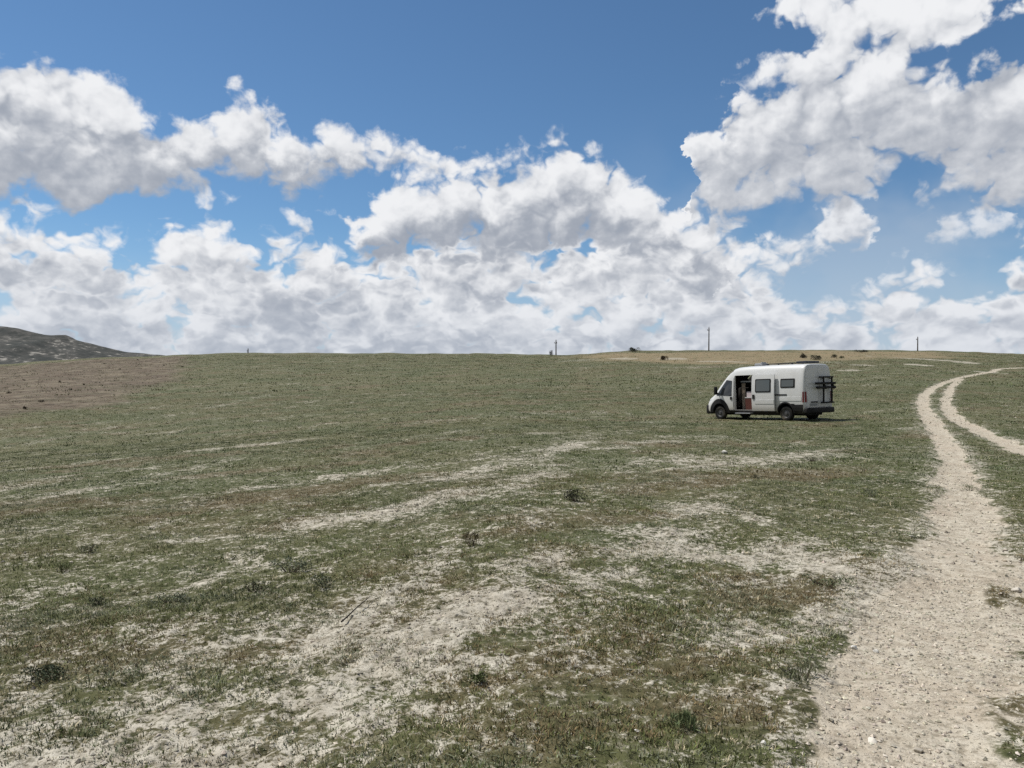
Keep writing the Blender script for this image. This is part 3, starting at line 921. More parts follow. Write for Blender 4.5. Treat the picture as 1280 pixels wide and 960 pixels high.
def round_poly(pts, rad=0.05, n=4):
    out = []
    m_ = len(pts)
    for i in range(m_):
        p = Vector(pts[i]).to_2d(); a = (Vector(pts[i - 1]).to_2d() - p).normalized(); b = (Vector(pts[(i + 1) % m_]).to_2d() - p).normalized()
        p0, p1 = p + a * rad, p + b * rad
        for k in range(n + 1):
            t = k / n
            out.append(p0 * (1 - t) ** 2 + p * 2 * t * (1 - t) + p1 * t ** 2)
    return out

def flank_plate(bm, pts, off, thick, rad=0.05, sgn=1):
    """rounded plate (window, frame) on the flank"""
    pl = round_poly(pts, rad)
    o_ = [bm.verts.new((p.x, sgn * (side_y(p.x, p.y) + off), p.y)) for p in pl]
    i_ = [bm.verts.new((p.x, sgn * (side_y(p.x, p.y) + off - thick), p.y)) for p in pl]
    n = len(pl)
    bm.faces.new(o_); bm.faces.new(i_[::-1])
    for k in range(n):
        bm.faces.new((o_[k], o_[(k + 1) % n], i_[(k + 1) % n], i_[k]))
    return bm

def bool_cut(o, cutters):
    for c in cutters:
        md = o.modifiers.new('cut', 'BOOLEAN')
        md.operation = 'DIFFERENCE'
        md.solver = 'EXACT'
        md.object = c
    dg = bpy.context.evaluated_depsgraph_get()
    me = bpy.data.meshes.new_from_object(o.evaluated_get(dg))
    o.modifiers.clear()
    old = o.data
    o.data = me
    bpy.data.meshes.remove(old)
    for c in cutters:
        m_ = c.data
        bpy.data.objects.remove(c)
        bpy.data.meshes.remove(m_)

FRONT_AX, REAR_AX, WZ, WR = 2.05, -1.985, 0.345, 0.345
DOOR_X0, DOOR_X1, DOOR_Z0, DOOR_Z1 = -0.12, 1.08, 0.50, 2.12

def build_van():
    root = bpy.data.objects.new("camper_van", None)
    COL.objects.link(root)
    tag(root, 'white high-roof camper van with open sliding door parked on the grass', 'camper van')
    # shell
    bm = bmesh.new()
    rings = []
    for x, zt, w in STN:
        half = [(w * y, ZB + t * (zt - ZB)) for t, y in PROF]
        pts = half + [(-y, z) for y, z in half[-2::-1]]
        rings.append([bm.verts.new((x, y, z)) for y, z in pts])
    for a, b in zip(rings[:-1], rings[1:]):
        n = len(a)
        for k in range(n):
            bm.faces.new((a[k], a[(k + 1) % n], b[(k + 1) % n], b[k]))
    bm.faces.new(rings[0]); bm.faces.new(rings[-1][::-1])
    body = link_bm("body", bm, M_WHITE, root)
    cut = []
    for x in (FRONT_AX, REAR_AX):
        for s in (1, -1):
            b2 = bmesh.new()
            tube_bm(b2, (x, s * 0.68, WZ + 0.05), (x, s * 1.4, WZ + 0.05), 0.43, 40)
            cut.append(link_bm("cutter", b2, M_WHITE))
    b2 = bmesh.new(); box_bm(b2, -2.4, 1.75, -0.84, 0.86, 0.46, 2.30); cut.append(link_bm("cutter", b2, M_WHITE))
    b2 = bmesh.new(); box_bm(b2, DOOR_X0, DOOR_X1, 0.80, 1.4, DOOR_Z0, DOOR_Z1, 0.05); cut.append(link_bm("cutter", b2, M_WHITE))
    bool_cut(body, cut)
    me = body.data
    me.materials.clear()
    for m_ in (M_WHITE, M_DARKIN, M_BLACK):
        me.materials.append(m_)
    for p in me.polygons:
        c = p.center
        p.material_index = 0
        if -2.41 < c.x < 1.76 and abs(c.y) < 0.865 and 0.44 < c.z < 2.31:
            p.material_index = 1
        for ax in (FRONT_AX, REAR_AX):
            if math.hypot(c.x - ax, c.z - WZ - 0.05) < 0.435 and abs(c.y) < 1.05 and not (abs(p.normal.y) > .6 and abs(c.y) > .9):
                p.material_index = 2
    me.shade_smooth()
    me.set_sharp_from_angle(angle=R(32))

    add = lambda name, bm_, mat, par=root, sm=None: link_bm(name, bm_, mat, par, sm)
    # under-body
    add("chassis", box_bm(bmesh.new(), -2.75, 2.6, -0.62, 0.62, 0.24, 0.357, 0.02), M_BLACK)
    # wheels
    for x in (FRONT_AX, REAR_AX):
        for s in (1, -1):
            b_ = bmesh.new()
            lathe_y(b_, x, WZ, [(0.215, 0.80), (0.30, 0.775), (0.335, 0.80), (WR, 0.83), (WR, 0.95), (0.335, 0.98), (0.29, 1.0), (0.215, 0.985), (0.205, 0.93), (0.205, 0.85), (0.215, 0.80)], 40, s)
            tyre = add("tyre", b_, M_RUBBER, None, 40)
            b_ = bmesh.new()
            rows = lathe_y(b_, x, WZ, [(0.204, 0.86), (0.204, 0.985), (0.185, 0.978), (0.165, 0.945), (0.09, 0.952), (0.075, 0.985), (0.04, 0.99)], 40, s)
            b_.faces.new(rows[-1]); b_.faces.new(rows[0])
            for k in range(8):
                a = 2 * math.pi * k / 8
                tube_bm(b_, (x + 0.128 * math.cos(a), s * 0.944, WZ + 0.128 * math.sin(a)), (x + 0.128 * math.cos(a), s * 0.955, WZ + 0.128 * math.sin(a)), 0.016, 8)
            w = bpy.data.objects.new("wheel", None)
            COL.objects.link(w); w.parent = root
            rim = add("rim", b_, M_RIM, w, 35)
            tyre.parent = w
    # black wheel-arch trims, sills and side rubbing strips, both sides
    for s in (1, -1):
        for ax in (FRONT_AX, REAR_AX):
            b_ = bmesh.new()
            n = 26
            vo = []
            for k in range(n + 1):
                a = math.pi * (-0.02 + 1.04 * k / n)
                ro, ri = (0.66, 0.425) if ax == FRONT_AX else (0.50, 0.425)
                row = []
                for rad, of in ((ri, -0.02), (ri, 0.022), (ro - 0.02, 0.022), (ro, -0.004)):
                    x, z = ax + rad * math.cos(a), max(WZ + 0.05 + rad * math.sin(a), ZB - 0.02)
                    x = min(x, 2.93)
                    row.append(b_.verts.new((x, s * (side_y(x, max(z, ZB + 0.05)) + of), z)))
                vo.append(row)
            for a_, c_ in zip(vo[:-1], vo[1:]):
                for k in range(3):
                    b_.faces.new((a_[k], a_[k + 1], c_[k + 1], c_[k]))
            add("wheel_arch", b_, M_BLACK, root, 40)
        add("sill", panel(bmesh.new(), [(1.50, 0.33), (-1.46, 0.33), (-1.46, 0.47), (1.50, 0.47)], 0.014, 0.03, 12, 2, s), M_BLACK)
        add("rear_skirt", panel(bmesh.new(), [(-2.40, 0.34), (-2.94, 0.34), (-2.94, 0.76), (-2.40, 0.76)], 0.014, 0.03, 5, 3, s), M_BLACK)  # black cladding, also painting in the shade low on the rear quarter
        add("rubbing_strip", panel(bmesh.new(), [(-1.60, 0.93), (-2.86, 0.93), (-2.86, 1.10), (-1.60, 1.10)], 0.012, 0.02, 8, 2, s), M_WHITE)
        # cab door
        dr = add("front_door", panel(bmesh.new(), [(1.50, 0.50), (1.14, 0.50), (1.14, 2.0), (1.62, 2.0)] if False else [(1.56, 0.50), (1.14, 0.50), (1.14, 1.16), (2.16, 1.16)], 0.010, 0.02, 8, 8, s), M_WHITE, root, 30)
        b_ = bmesh.new()
        panel(b_, [(2.26, 1.20), (1.24, 1.17), (1.22, 1.88), (1.60, 1.93)], 0.016, 0.03, 10, 8, s)
        add("window", b_, M_GLASS, dr, 30)
        for q_ in ([(1.125, 0.50), (1.11, 0.50), (1.11, 2.02), (1.125, 2.02)], [(1.56, 0.492), (1.14, 0.492), (1.14, 0.505), (1.56, 0.505)]):
            add("door_seam", panel(bmesh.new(), q_, 0.006, 0.012, 4, 8, s), M_BLACK)
        add("handle", panel(bmesh.new(), [(1.31, 1.00), (1.20, 1.00), (1.20, 1.13), (1.31, 1.13)], 0.035, 0.024, 1, 1, s), M_BLACK, dr)
        b_ = bmesh.new()
        box_bm(b_, 2.02, 2.15, s * 1.14, s * 1.30, 1.24, 1.62, 0.03) if s > 0 else box_bm(b_, 2.02, 2.15, -1.30, -1.14, 1.24, 1.62, 0.03)
        tube_bm(b_, (2.10, s * 0.98, 1.27), (2.09, s * 1.16, 1.32), 0.035, 8)
        add("mirror", b_, M_BLACK, dr, 30)
        # headlamp and tail lamp
        b_ = bmesh.new()
        flank_plate(b_, [(2.90, 0.90), (2.70, 0.98), (2.56, 1.22), (2.74, 1.14)], 0.012, 0.03, 0.03, s)
        add("headlight", b_, M_LAMP, root)
        b_ = bmesh.new()
        flank_plate(b_, [(-2.92, 0.86), (-2.99, 0.86), (-2.99, 1.32), (-2.935, 1.32)], 0.016, 0.05, 0.02, s)
        tl = add("taillight", b_, M_RED, root)
        b_ = bmesh.new()
        if s > 0: box_bm(b_, -3.035, -2.99, 0.85, 0.955, 0.86, 1.32, 0.015)
        else: box_bm(b_, -3.035, -2.99, -0.955, -0.85, 0.86, 1.32, 0.015)
        add("lens", b_, M_RED, tl)
    # windscreen (faces away) and front bumper
    b_ = bmesh.new()
    rows = []
    for x, zt in ((2.36, 1.41), (2.10, 1.69), (1.80, 2.00), (1.55, 2.23)):
        w = float(np.interp(x, _sx, _sw))
        rows.append([b_.verts.new((x + 0.012, yy * w, ZB + (zt - ZB) * tt + 0.012)) for yy, tt in ((-0.76, .965), (-.62, .985), (-.35, .997), (0, 1), (.35, .997), (.62, .985), (.76, .965))])
    for a, b in zip(rows[:-1], rows[1:]):
        for k in range(6):
            b_.faces.new((a[k], a[k + 1], b[k + 1], b[k]))
    geo = bmesh.ops.extrude_face_region(b_, geom=b_.faces[:])
    for v in geo['geom']:
        if isinstance(v, bmesh.types.BMVert): v.co += Vector((-0.02, 0, -0.02))
    add("windscreen", b_, M_GLASS)
    b_ = bmesh.new(); box_bm(b_, 2.66, 3.05, -0.93, 0.93, 0.28, 0.74, 0.07)
    add("front_bumper", b_, M_BLACK, root, 40)
    # sliding door, slid back and standing proud of the flank
    sd = add("sliding_door", panel(bmesh.new(), [(-0.14, 0.46), (-1.46, 0.46), (-1.46, 2.10), (-0.14, 2.10)], 0.135, 0.05, 8, 14), M_WHITE, root, 30)
    b_ = bmesh.new(); flank_plate(b_, [(-0.36, 1.32), (-1.28, 1.32), (-1.28, 1.92), (-0.36, 1.92)], 0.148, 0.012, 0.06)
    wf = add("window_frame", b_, M_BLACK, sd)
    b_ = bmesh.new(); flank_plate(b_, [(-0.42, 1.37), (-1.22, 1.37), (-1.22, 1.87), (-0.42, 1.87)], 0.158, 0.010, 0.05)
    add("pane", b_, M_PANE, sd)
    add("handle", panel(bmesh.new(), [(-0.20, 1.02), (-0.32, 1.02), (-0.32, 1.22), (-0.20, 1.22)], 0.165, 0.03, 1, 1), M_BLACK, sd)
    add("door_moulding", panel(bmesh.new(), [(-0.34, 0.80), (-1.44, 0.80), (-1.44, 0.98), (-0.34, 0.98)], 0.147, 0.012, 6, 2), M_WHITE, sd)
    add("door_rail", panel(bmesh.new(), [(-1.20, 1.165), (-2.08, 1.165), (-2.08, 1.225), (-1.20, 1.225)], 0.012, 0.02, 6, 1), M_BLACK)
    # small tilted side window of the rear
    b_ = bmesh.new(); flank_plate(b_, [(-1.72, 1.50), (-2.52, 1.50), (-2.52, 1.90), (-1.72, 1.90)], 0.012, 0.02, 0.05)
    sw = add("side_window", b_, M_BLACK, root)
    b_ = bmesh.new(); flank_plate(b_, [(-1.79, 1.55), (-2.46, 1.55), (-2.46, 1.84), (-1.79, 1.84)], 0.030, 0.016, 0.04)
    add("pane", b_, M_PANE, sw)
    b_ = bmesh.new(); flank_plate(b_, [(-2.28, 0.70), (-2.48, 0.70), (-2.48, 0.80), (-2.28, 0.80)], 0.014, 0.02, 0.02)
    add("service_flap", b_, M_BLACK, root)
    # rear doors
    for s in (1, -1):
        b_ = bmesh.new()
        prof = [(0.012, 0.64), (0.955, 0.64), (0.965, 0.90), (0.95, 1.45), (0.92, 1.85), (0.85, 2.22), (0.78, 2.34), (0.012, 2.36)]
        if s > 0: prof = [(min(y, 0.79) if 0.7 < z < 1.36 else y, z) for y, z in prof]
        o_ = [b_.verts.new((-3.022, s * y * 0.975, z)) for y, z in prof]
        i_ = [b_.verts.new((-2.985, s * y * 0.985, z)) for y, z in prof]
        b_.faces.new(o_); b_.faces.new(i_[::-1])
        for k in range(len(prof)):
            b_.faces.new((o_[k], o_[(k + 1) % len(prof)], i_[(k + 1) % len(prof)], i_[k]))
        rd_ = add("rear_door", b_, M_WHITE, root)
        for z in ((1.55, 1.9) if s > 0 else (0.95, 1.9)):
            b_ = bmesh.new(); box_bm(b_, -3.05, -3.02, min(s * .86, s * .74), max(s * .86, s * .74), z, z + 0.05)
            add("hinge", b_, M_WHITE, rd_)
        if s > 0:
            b_ = bmesh.new(); box_bm(b_, -3.05, -3.02, 0.08, 0.56, 0.83, 0.89, 0.01)
            add("handle", b_, M_BLACK, rd_)
            b_ = bmesh.new(); box_bm(b_, -3.034, -3.024, 0.12, 0.64, 0.69, 0.80)
            add("number_plate", b_, M_GREY, rd_)
    b_ = bmesh.new(); box_bm(b_, -3.14, -2.93, -0.99, 0.99, 0.36, 0.60, 0.04)
    add("rear_bumper", b_, M_BLACK, root, 40)
    # folded cycle carrier on the right rear door
    b_ = bmesh.new()
    for y in (-0.22, -0.82):
        tube_bm(b_, (-3.12, y, 0.78), (-3.15, y, 1.95), 0.042)
        for z in (0.85, 1.86):
            tube_bm(b_, (-3.02, y, z), (-3.14, y, z), 0.02)
    bk = add("cycle_carrier", b_, M_BLACK, root)
    for z, y0, y1, xx, r_ in ((1.93, 0.10, -0.90, -3.16, 0.036), (1.66, 0.42, -0.98, -3.20, 0.050), (1.48, 0.36, -0.98, -3.21, 0.055), (0.82, -0.05, -0.95, -3.14, 0.034)):
        b_ = bmesh.new(); tube_bm(b_, (xx, y0, z), (xx, y1, z), r_)
        add("rail", b_, M_BLACK, bk)
    for y in (-0.22, -0.82):
        b_ = bmesh.new(); tube_bm(b_, (-3.14, y, 1.70), (-3.27, y, 1.42), 0.045)
        add("arm", b_, M_BLACK, bk)
    # roof gear
    b_ = bmesh.new(); box_bm(b_, -0.05, 0.40, -0.22, 0.26, 2.545, 2.66, 0.03); box_bm(b_, -0.20, -0.10, 0.10, 0.40, 2.545, 2.70, 0.02)
    add("roof_vent", b_, M_GREY, root)
    b_ = bmesh.new(); box_bm(b_, -2.82, -2.25, -0.42, 0.52, 2.545, 2.64, 0.03)
    add("roof_hatch", b_, M_SOLAR, root)
    b_ = bmesh.new(); box_bm(b_, -2.05, -0.45, -0.42, 0.46, 2.575, 2.605)
    for x in (-1.95, -0.55):
        for y in (-0.36, 0.40):
            box_bm(b_, x - .03, x + .03, y - .03, y + .03, 2.525, 2.574)
    add("solar_panel", b_, M_SOLAR, root)
    # what shows through the open door
    b_ = bmesh.new(); box_bm(b_, -0.30, 0.62, 0.05, 0.74, 0.465, 1.06, 0.01)
    cb = add("cabinet", b_, M_WOOD, root)
    b_ = bmesh.new(); box_bm(b_, -0.30, 0.63, 0.04, 0.75, 1.065, 1.10)
    add("worktop", b_, M_WHITE, cb)
    b_ = bmesh.new(); box_bm(b_, -0.20, 0.56, 0.10, 0.70, 1.103, 1.36, 0.02)
    add("storage_bin", b_, plain("pale_pink_plastic", (0.60, 0.52, 0.54), 0.5), cb)
    b_ = bmesh.new()
    rows = []
    for j in range(9):
        z = 0.50 + 1.25 * j / 8
        rows.append([b_.verts.new((0.74 + 0.20 * k / 16, 0.56 + 0.035 * math.sin(k * 1.6 + j * .12), z)) for k in range(17)])
    for a, b in zip(rows[:-1], rows[1:]):
        for k in range(16): b_.faces.new((a[k], a[k + 1], b[k + 1], b[k]))
    geo = bmesh.ops.extrude_face_region(b_, geom=b_.faces[:])
    for v in geo['geom']:
        if isinstance(v, bmesh.types.BMVert): v.co.y -= 0.02
    add("curtain", b_, M_CLOTH, root, 40)
    b_ = bmesh.new(); box_bm(b_, 1.15, 1.62, -0.10, 0.62, 0.60, 0.92, 0.05); box_bm(b_, 1.02, 1.18, -0.08, 0.60, 0.80, 1.55, 0.06)
    add("seat", b_, M_DARKIN, root, 40)
    b_ = bmesh.new(); box_bm(b_, -0.30, 1.00, -0.60, 0.60, 1.80, 1.86)
    add("overhead_shelf", b_, M_GREY, root)
    b_ = bmesh.new(); box_bm(b_, -0.08, 0.86, 0.99, 1.22, 0.325, 0.36, 0.01)
    for x in (0.02, 0.76): box_bm(b_, x - .02, x + .02, 0.90, 1.02, 0.33, 0.352)
    add("entry_step", b_, M_METAL, root)
    # taller roof: stretch everything above the wheel arches
    for ch in root.children_recursive:
        if ch.type == 'MESH':
            for v in ch.data.vertices:
                if v.co.z > 0.9:
                    v.co.z = 0.9 + (v.co.z - 0.9) * 1.06
            ch.data.update()
    # stand it on the slope
    c = ground_at(*VAN_PX)
    th = VAN_HEAD
    f2, l2 = np.array([math.sin(th), math.cos(th)]), np.array([-math.cos(th), math.sin(th)])
    pts = []
    for x in (FRONT_AX, REAR_AX):
        for y in (0.9, -0.9):
            p = c + f2 * x + l2 * y
            z = float((height(p[:1], p[1:]) + 0.0)[0])
            pts.append((x, y, z))
    P = np.array(pts)
    A = np.c_[P[:, 0], P[:, 1], np.ones(4)]
    gx, gy, z0 = np.linalg.lstsq(A, P[:, 2], rcond=None)[0]
    fx = Vector((f2[0], f2[1], gx)).normalized()
    ly = Vector((l2[0], l2[1], gy))
    ly = (ly - fx * ly.dot(fx)).normalized()
    up = fx.cross(ly)
    M = Matrix((fx, ly, up)).transposed().to_4x4()
    M.translation = Vector((c[0], c[1], z0 - 0.015))
    root.matrix_world = M
    print("van at", c, "pitch", math.degrees(math.atan(gx)), "roll", math.degrees(math.atan(gy)))
    return root
VAN_PX = (957.5, 524.0)
VAN_HEAD = R(-32)
build_van()

# ------------------------------------------------------------------ shrubs, rocks, poles, stick
M_SHRUB = tint_material("shrub_leaves", 0.75, 0.2)
M_TWIG = plain("grey_twig", (0.13, 0.105, 0.08), 0.9, 0.1)
M_POLE = plain("weathered_pole_wood", (0.115, 0.100, 0.088), 0.9, 0.15, dirt=0.4, dirt_col=(0.2, 0.18, 0.16, 1))
M_CERAMIC = plain("dark_insulator", (0.10, 0.06, 0.045), 0.3, 0.5)

def ground_z(p):
    rd = masks(np.array([p[0]]), np.array([p[1]]))[0]
    X, Y = np.array([p[0]]), np.array([p[1]])
    return float((height(X, Y) + micro(X, Y, rd))[0])

def shrub(px, py, w, h, col, label, seed, leaves=420, elong=1.0, group=None, cat='shrub', name='shrub', leaf=None, spiky=0.0):
    p = ground_at(px, py)
    r_ = np.random.RandomState(seed)
    root = bpy.data.objects.new(name, None)
    root.location = (p[0], p[1], ground_z(p))
    COL.objects.link(root)
    tag(root, label, cat, group)
    lf = leaf or max(0.012, min(w, h) * 0.11)
    n = leaves
    # several overlapping clumps make an uneven outline
    K = 7
    cx, cyy = r_.uniform(-.32, .32, K) * w * elong, r_.uniform(-.25, .25, K) * w
    cr, ch = r_.uniform(.20, .34, K) * w, r_.uniform(.55, 1.0, K) * h
    k = r_.randint(0, K, n)
    a, b = r_.uniform(0, 6.283, n), np.sqrt(r_.uniform(0, 1, n))
    t = r_.uniform(0, 1, n) ** 0.7
    sh = np.sqrt(np.clip(1 - t ** 2, 0.02, 1))
    c = np.stack([cx[k] + np.cos(a) * b * cr[k] * sh, cyy[k] + np.sin(a) * b * cr[k] * sh, t * ch[k]], 1)
    d1 = r_.normal(0, 1, (n, 3)); d1[:, 2] = np.abs(d1[:, 2]) * (0.7 + 3 * spiky) + 0.2
    d1 /= np.linalg.norm(d1, axis=1)[:, None]
    d2 = np.cross(d1, r_.normal(0, 1, (n, 3))); d2 /= np.linalg.norm(d2, axis=1)[:, None]
    s = lf * r_.uniform(0.6, 1.4, (n, 1))
    d1 = d1 * (1 + 2.2 * spiky)
    wd = 0.36 if spiky == 0 else 0.16
    V = np.stack([c, c + d1 * s * 0.55 + d2 * s * wd, c + d1 * s * 1.25, c + d1 * s * 0.55 - d2 * s * wd], 1).reshape(-1, 3)
    C = np.repeat(np.array(col)[None] * r_.uniform(0.6, 1.45, (n, 1)) * (1 + r_.uniform(-.08, .08, (n, 3))), 4, 0)
    mesh_np("foliage", V, np.arange(4 * n), 4, M_SHRUB, root, colors=C)
    bm = bmesh.new()
    for i in range(9):
        q_ = c[r_.randint(0, n)] * 0.85
        tube_bm(bm, (q_[0] * .25, q_[1] * .25, -0.02), tuple(q_), 0.012 * w + 0.002, 5, 0.004 * w + 0.001)
    link_bm("stems", bm, M_TWIG, root)
    return root

DARK, SAGEC, GREENC = (0.085, 0.095, 0.058), (0.175, 0.19, 0.135), (0.13, 0.155, 0.07)
shrub(722, 626, 0.42, 0.17, (0.055, 0.056, 0.036), 'darkest round cushion shrub, alone in the middle of the open slope', 1, 500)
shrub(68, 846, 0.34, 0.10, (0.085, 0.10, 0.06), 'long dark green low shrub at the lower left edge of the grass', 2, 800, 1.3)
shrub(110, 689, 0.28, 0.10, DARK, 'small dark shrub at the left, well above the long low shrub', 3, 300)
shrub(76, 711, 0.20, 0.10, GREENC, 'pale green tuft just below the small dark shrub at the left', 4, 260, spiky=0.5, cat='grass tuft', name='grass_tuft')
shrub(216, 750, 0.36, 0.09, SAGEC, 'flat grey-green shrub at the left below the small dark shrub', 5, 420, 1.2)
shrub(122, 754, 0.17, 0.07, DARK, 'tiny dark shrub left of the flat grey-green shrub', 6, 240)
shrub(318, 742, 0.24, 0.09, (0.09, 0.10, 0.06), 'dull olive shrub right of the flat grey-green shrub', 7, 320)
shrub(362, 718, 0.40, 0.13, SAGEC, 'broad grey-green shrub above the thin dark stick', 8, 600, 1.2)
shrub(408, 734, 0.32, 0.10, (0.10, 0.115, 0.075), 'loose grey-green shrub just left of the thin dark stick', 9, 400)
shrub(590, 686, 0.22, 0.15, (0.15, 0.125, 0.07), 'brown dry upright tuft in the middle of the slope', 10, 300, spiky=0.6, cat='grass tuft', name='grass_tuft')
shrub(1020, 577, 0.50, 0.11, (0.045, 0.045, 0.032), 'dark flat shrub between the van and the dirt track', 11, 420, 1.3)
shrub(1002, 850, 0.36, 0.11, (0.15, 0.165, 0.10), 'broad grey-green weed clump beside the edge of the track', 12, 520, spiky=0.7, cat='weed clump', name='weed_clump')
shrub(850, 918, 0.18, 0.05, (0.15, 0.18, 0.09), 'fresh green grass tuft near the bottom of the photo, left of the track', 13, 420, spiky=0.8, cat='grass tuft', name='grass_tuft')
shrub(1035, 728, 0.40, 0.10, (0.13, 0.15, 0.085), 'wide grey-green shrub left of the track, above the broad weed clump', 14, 500, 1.2)
shrub(947, 600, 0.30, 0.10, (0.07, 0.075, 0.045), 'small olive shrub below the flat dark shrub, right of the white rock', 15, 300)
shrub(1090, 621, 0.34, 0.12, SAGEC, 'grey-green shrub nearest the left edge of the track bend', 16, 320)
shrub(1212, 612, 0.30, 0.12, GREENC, 'green tuft growing between the two ruts of the track', 17, 300, spiky=0.4, cat='grass tuft', name='grass_tuft')
shrub(596, 861, 0.12, 0.045, (0.10, 0.12, 0.05), 'little green shrub in the bare patch low in the middle', 18, 260)
# far scrub on the rise behind the van
shrub(795, 439.4, 2.8, 1.0, (0.062, 0.068, 0.050), 'dark bush standing alone on the skyline between the first two poles', 21, 1260, 1.4, cat='bush', name='bush', leaf=0.110)
shrub(830, 450.2, 1.5, 0.9, (0.095, 0.072, 0.048), 'reddish-brown bush on the pale bank left of the middle pole', 22, 1080, cat='bush', name='bush', leaf=0.100)
shrub(1004, 447.6, 1.4, .9, (0.055, 0.055, 0.042), 'dark bush above the rear of the van roof, left one of the touching pair', 23, 1080, cat='bush', name='bush', leaf=0.090)
shrub(1018, 449.6, 1.9, .8, (0.050, 0.056, 0.040), 'wider darker bush of the touching pair above the van rear', 24, 1080, 1.4, cat='bush', name='bush', leaf=0.090)
shrub(1043, 447.2, 1.4, 0.7, (0.058, 0.062, 0.044), 'small dark bush just right of the pair above the van rear', 25, 780, cat='bush', name='bush', leaf=0.070)
shrub(1052, 448.0, 1.1, 0.5, (0.060, 0.070, 0.038), 'smallest olive bush at the right end of the bush row above the van', 26, 600, cat='bush', name='bush', leaf=0.060)
shrub(1074, 440.4, 3.6, 0.7, (0.040, 0.042, 0.030), 'long flat dark bush on the skyline right of the van', 27, 900, 1.8, cat='bush', name='bush', leaf=0.100)
shrub(689, 444.6, 1.3, 1.4, (0.050, 0.052, 0.040), 'small bush at the foot of the left skyline pole', 28, 720, cat='bush', name='bush', leaf=0.090)
r_s = np.random.RandomState(5)
for i, (px, py) in enumerate([(75, 478), (88, 488), (30, 476), (12, 492), (105, 481), (32, 512), (205, 457), (228, 459), (150, 462), (52, 503), (130, 455), (172, 450)]):
    shrub(px, py, r_s.uniform(.3, .6), r_s.uniform(.16, .26), (0.085, 0.068, 0.046), 'small dark dry bush dotted over the brown slope at the left', 60 + i, 120, 1.2,
          group='bushes on the brown slope', cat='bush', name='bush', leaf=0.060)

def rock(px, py, s, label, seed, flat=0.6, colr=(0.62, 0.585, 0.52), group=None):
    p = ground_at(px, py)
    bm = bmesh.new()
    bmesh.ops.create_icosphere(bm, subdivisions=3, radius=1)
    r_ = np.random.RandomState(seed)
    pl = r_.normal(0, 1, (9, 3)); pl /= np.linalg.norm(pl, axis=1)[:, None]
    for v in bm.verts:
        k = 1.0
        for q_ in pl:
            dd = v.co.x * q_[0] + v.co.y * q_[1] + v.co.z * q_[2]
            if dd > 0.62: k = min(k, 0.62 / dd)
        v.co = Vector((v.co.x * k * s, v.co.y * k * s * 0.75, v.co.z * k * s * flat))
    o = link_bm("rock", bm, plain("rock_face_%d" % seed, colr, 0.9, 0.2, dirt=0.5, dirt_col=(0.36, 0.32, 0.26, 1)), None, 25)
    o.location = (p[0], p[1], ground_z(p) + s * flat * 0.35)
    o.rotation_euler = (0, 0, seed * 1.3)
    tag(o, label, 'rock', group)
    return o
rock(906, 567, 0.085, 'white rock in the grass below the van, the palest in the field', 31, 0.7, (0.72, 0.70, 0.66))
rock(1068, 801, 0.028, 'small white rock at the left edge of the track, left one of two', 32, 0.7, (0.74, 0.73, 0.70))
rock(1094, 803, 0.024, 'smaller white rock on the track edge, right one of two', 33, 0.7, (0.70, 0.69, 0.66))
rock(1271, 735, 0.050, 'largest grey-white rock on the track at the right edge', 34, 0.5, (0.55, 0.51, 0.45))
rock(1091, 922, 0.036, 'flat pale rock on the track near the bottom', 35, 0.35, (0.66, 0.62, 0.55))
rock(1148, 936, 0.024, 'dark-sided rock right of the flat pale rock on the track', 36, 0.7, (0.42, 0.38, 0.32))
rock(955, 939, 0.020, 'white rock in grass at the bottom, left of the track', 37, 0.7, (0.72, 0.71, 0.68))
rock(797, 925, 0.022, 'long white rock in the grass low in the middle', 38, 0.4, (0.72, 0.70, 0.66))
rock(45, 808, 0.018, 'reddish rock in the bare patch at the left edge', 39, 0.7, (0.42, 0.27, 0.20))
rock(1256, 700, 0.030, 'brown rock above the largest rock on the right of the track', 40, 0.6, (0.44, 0.38, 0.30))

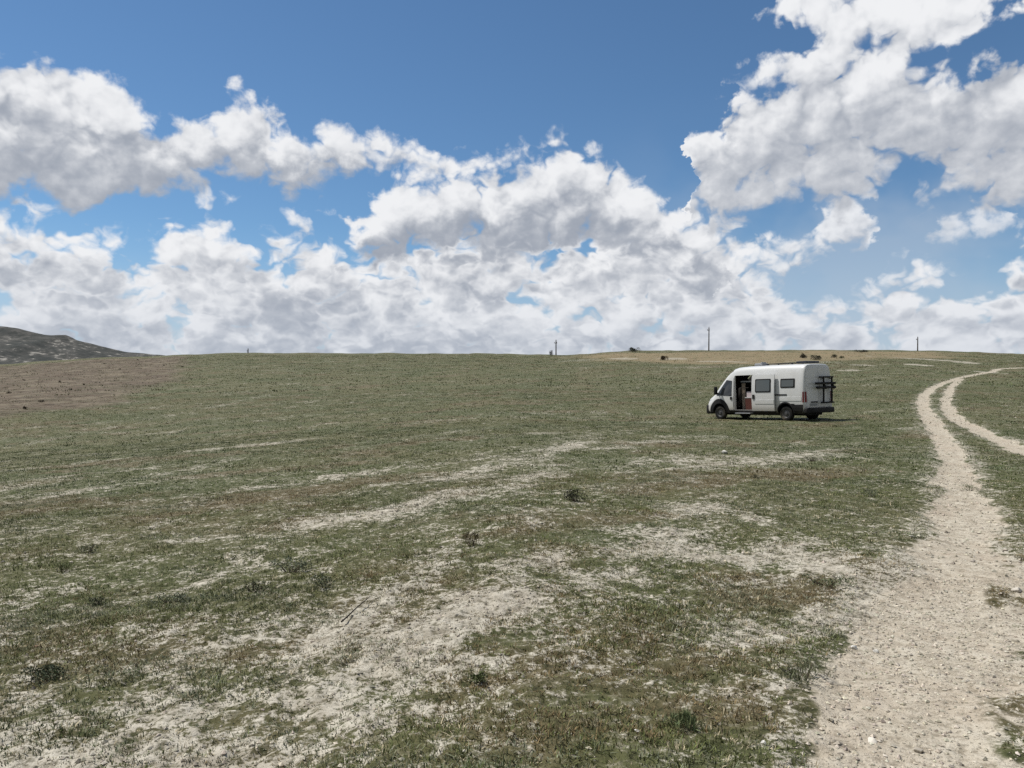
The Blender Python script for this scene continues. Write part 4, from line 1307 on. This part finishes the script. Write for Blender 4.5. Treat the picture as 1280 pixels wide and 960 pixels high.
# thin dark stick
p0, p1 = ground_at(427, 781), ground_at(462, 748)
bm = bmesh.new()
n = 9
prev = None
for i in range(n + 1):
    t = i / n
    x, y = p0[0] + (p1[0] - p0[0]) * t, p0[1] + (p1[1] - p0[1]) * t
    X, Y = np.array([x]), np.array([y])
    z = float(height(X, Y)[0]) + 0.016 + 0.003 * math.sin(5 * t)
    q_ = Vector((x + 0.003 * math.sin(7 * t), y, z))
    if prev is not None:
        tube_bm(bm, prev, q_, 0.007 - 0.004 * (i - 1) / n, 6, 0.007 - 0.004 * i / n)
    prev = q_
o = link_bm("stick", bm, plain("dark_bark", (0.035, 0.030, 0.026), 0.9, 0.1))
tag(o, 'thin dark stick lying on the bare slope left of the middle', 'stick')

def pole(px, py_base, py_top, label, arm=1.2, seed=0):
    """wooden line pole whose foot stands on the far rise"""
    p = ground_at(px, py_base)
    z = ground_z(p)
    h = (py_base - py_top) * p[1] / F_PX
    root = bpy.data.objects.new("utility_pole", None)
    root.location = (p[0], p[1], z)
    root.rotation_euler = (R(0.4), R(-0.5 + seed * 0.4), R(20 + 7 * seed))
    COL.objects.link(root)
    tag(root, label, 'utility pole', 'poles along the skyline')
    bm = bmesh.new(); tube_bm(bm, (0, 0, -0.6), (0, 0, h), 0.17, 12, 0.12)
    link_bm("shaft", bm, M_POLE, root, 40)
    bm = bmesh.new(); box_bm(bm, -arm / 2, arm / 2, 0.13, 0.23, h - 0.75, h - 0.62)
    ca = link_bm("crossarm", bm, M_POLE, root)
    for x in (-arm * .42, arm * .42):
        bm = bmesh.new(); tube_bm(bm, (x, 0.18, h - 0.62), (x, 0.18, h - 0.36), 0.06, 8, 0.04)
        link_bm("insulator", bm, M_CERAMIC, ca)
    bm = bmesh.new(); tube_bm(bm, (0, 0, h), (0, 0, h + 0.24), 0.06, 8, 0.04)
    link_bm("insulator", bm, M_CERAMIC, ca)
    return root
pole(695, 444.0, 425.5, 'second pole from the left on the skyline, standing left of the van', 0.8, 1)
pole(886, 438.6, 409.5, 'tallest pole on the skyline, directly above the front of the van', 0.8, 2)
pole(1147, 438.6, 421.5, 'rightmost pole on the skyline, above the bend of the track', 0.9, 3)
pole(310, 441.5, 436.0, 'tiny leftmost pole at the edge of the skyline', 0.5, 4)
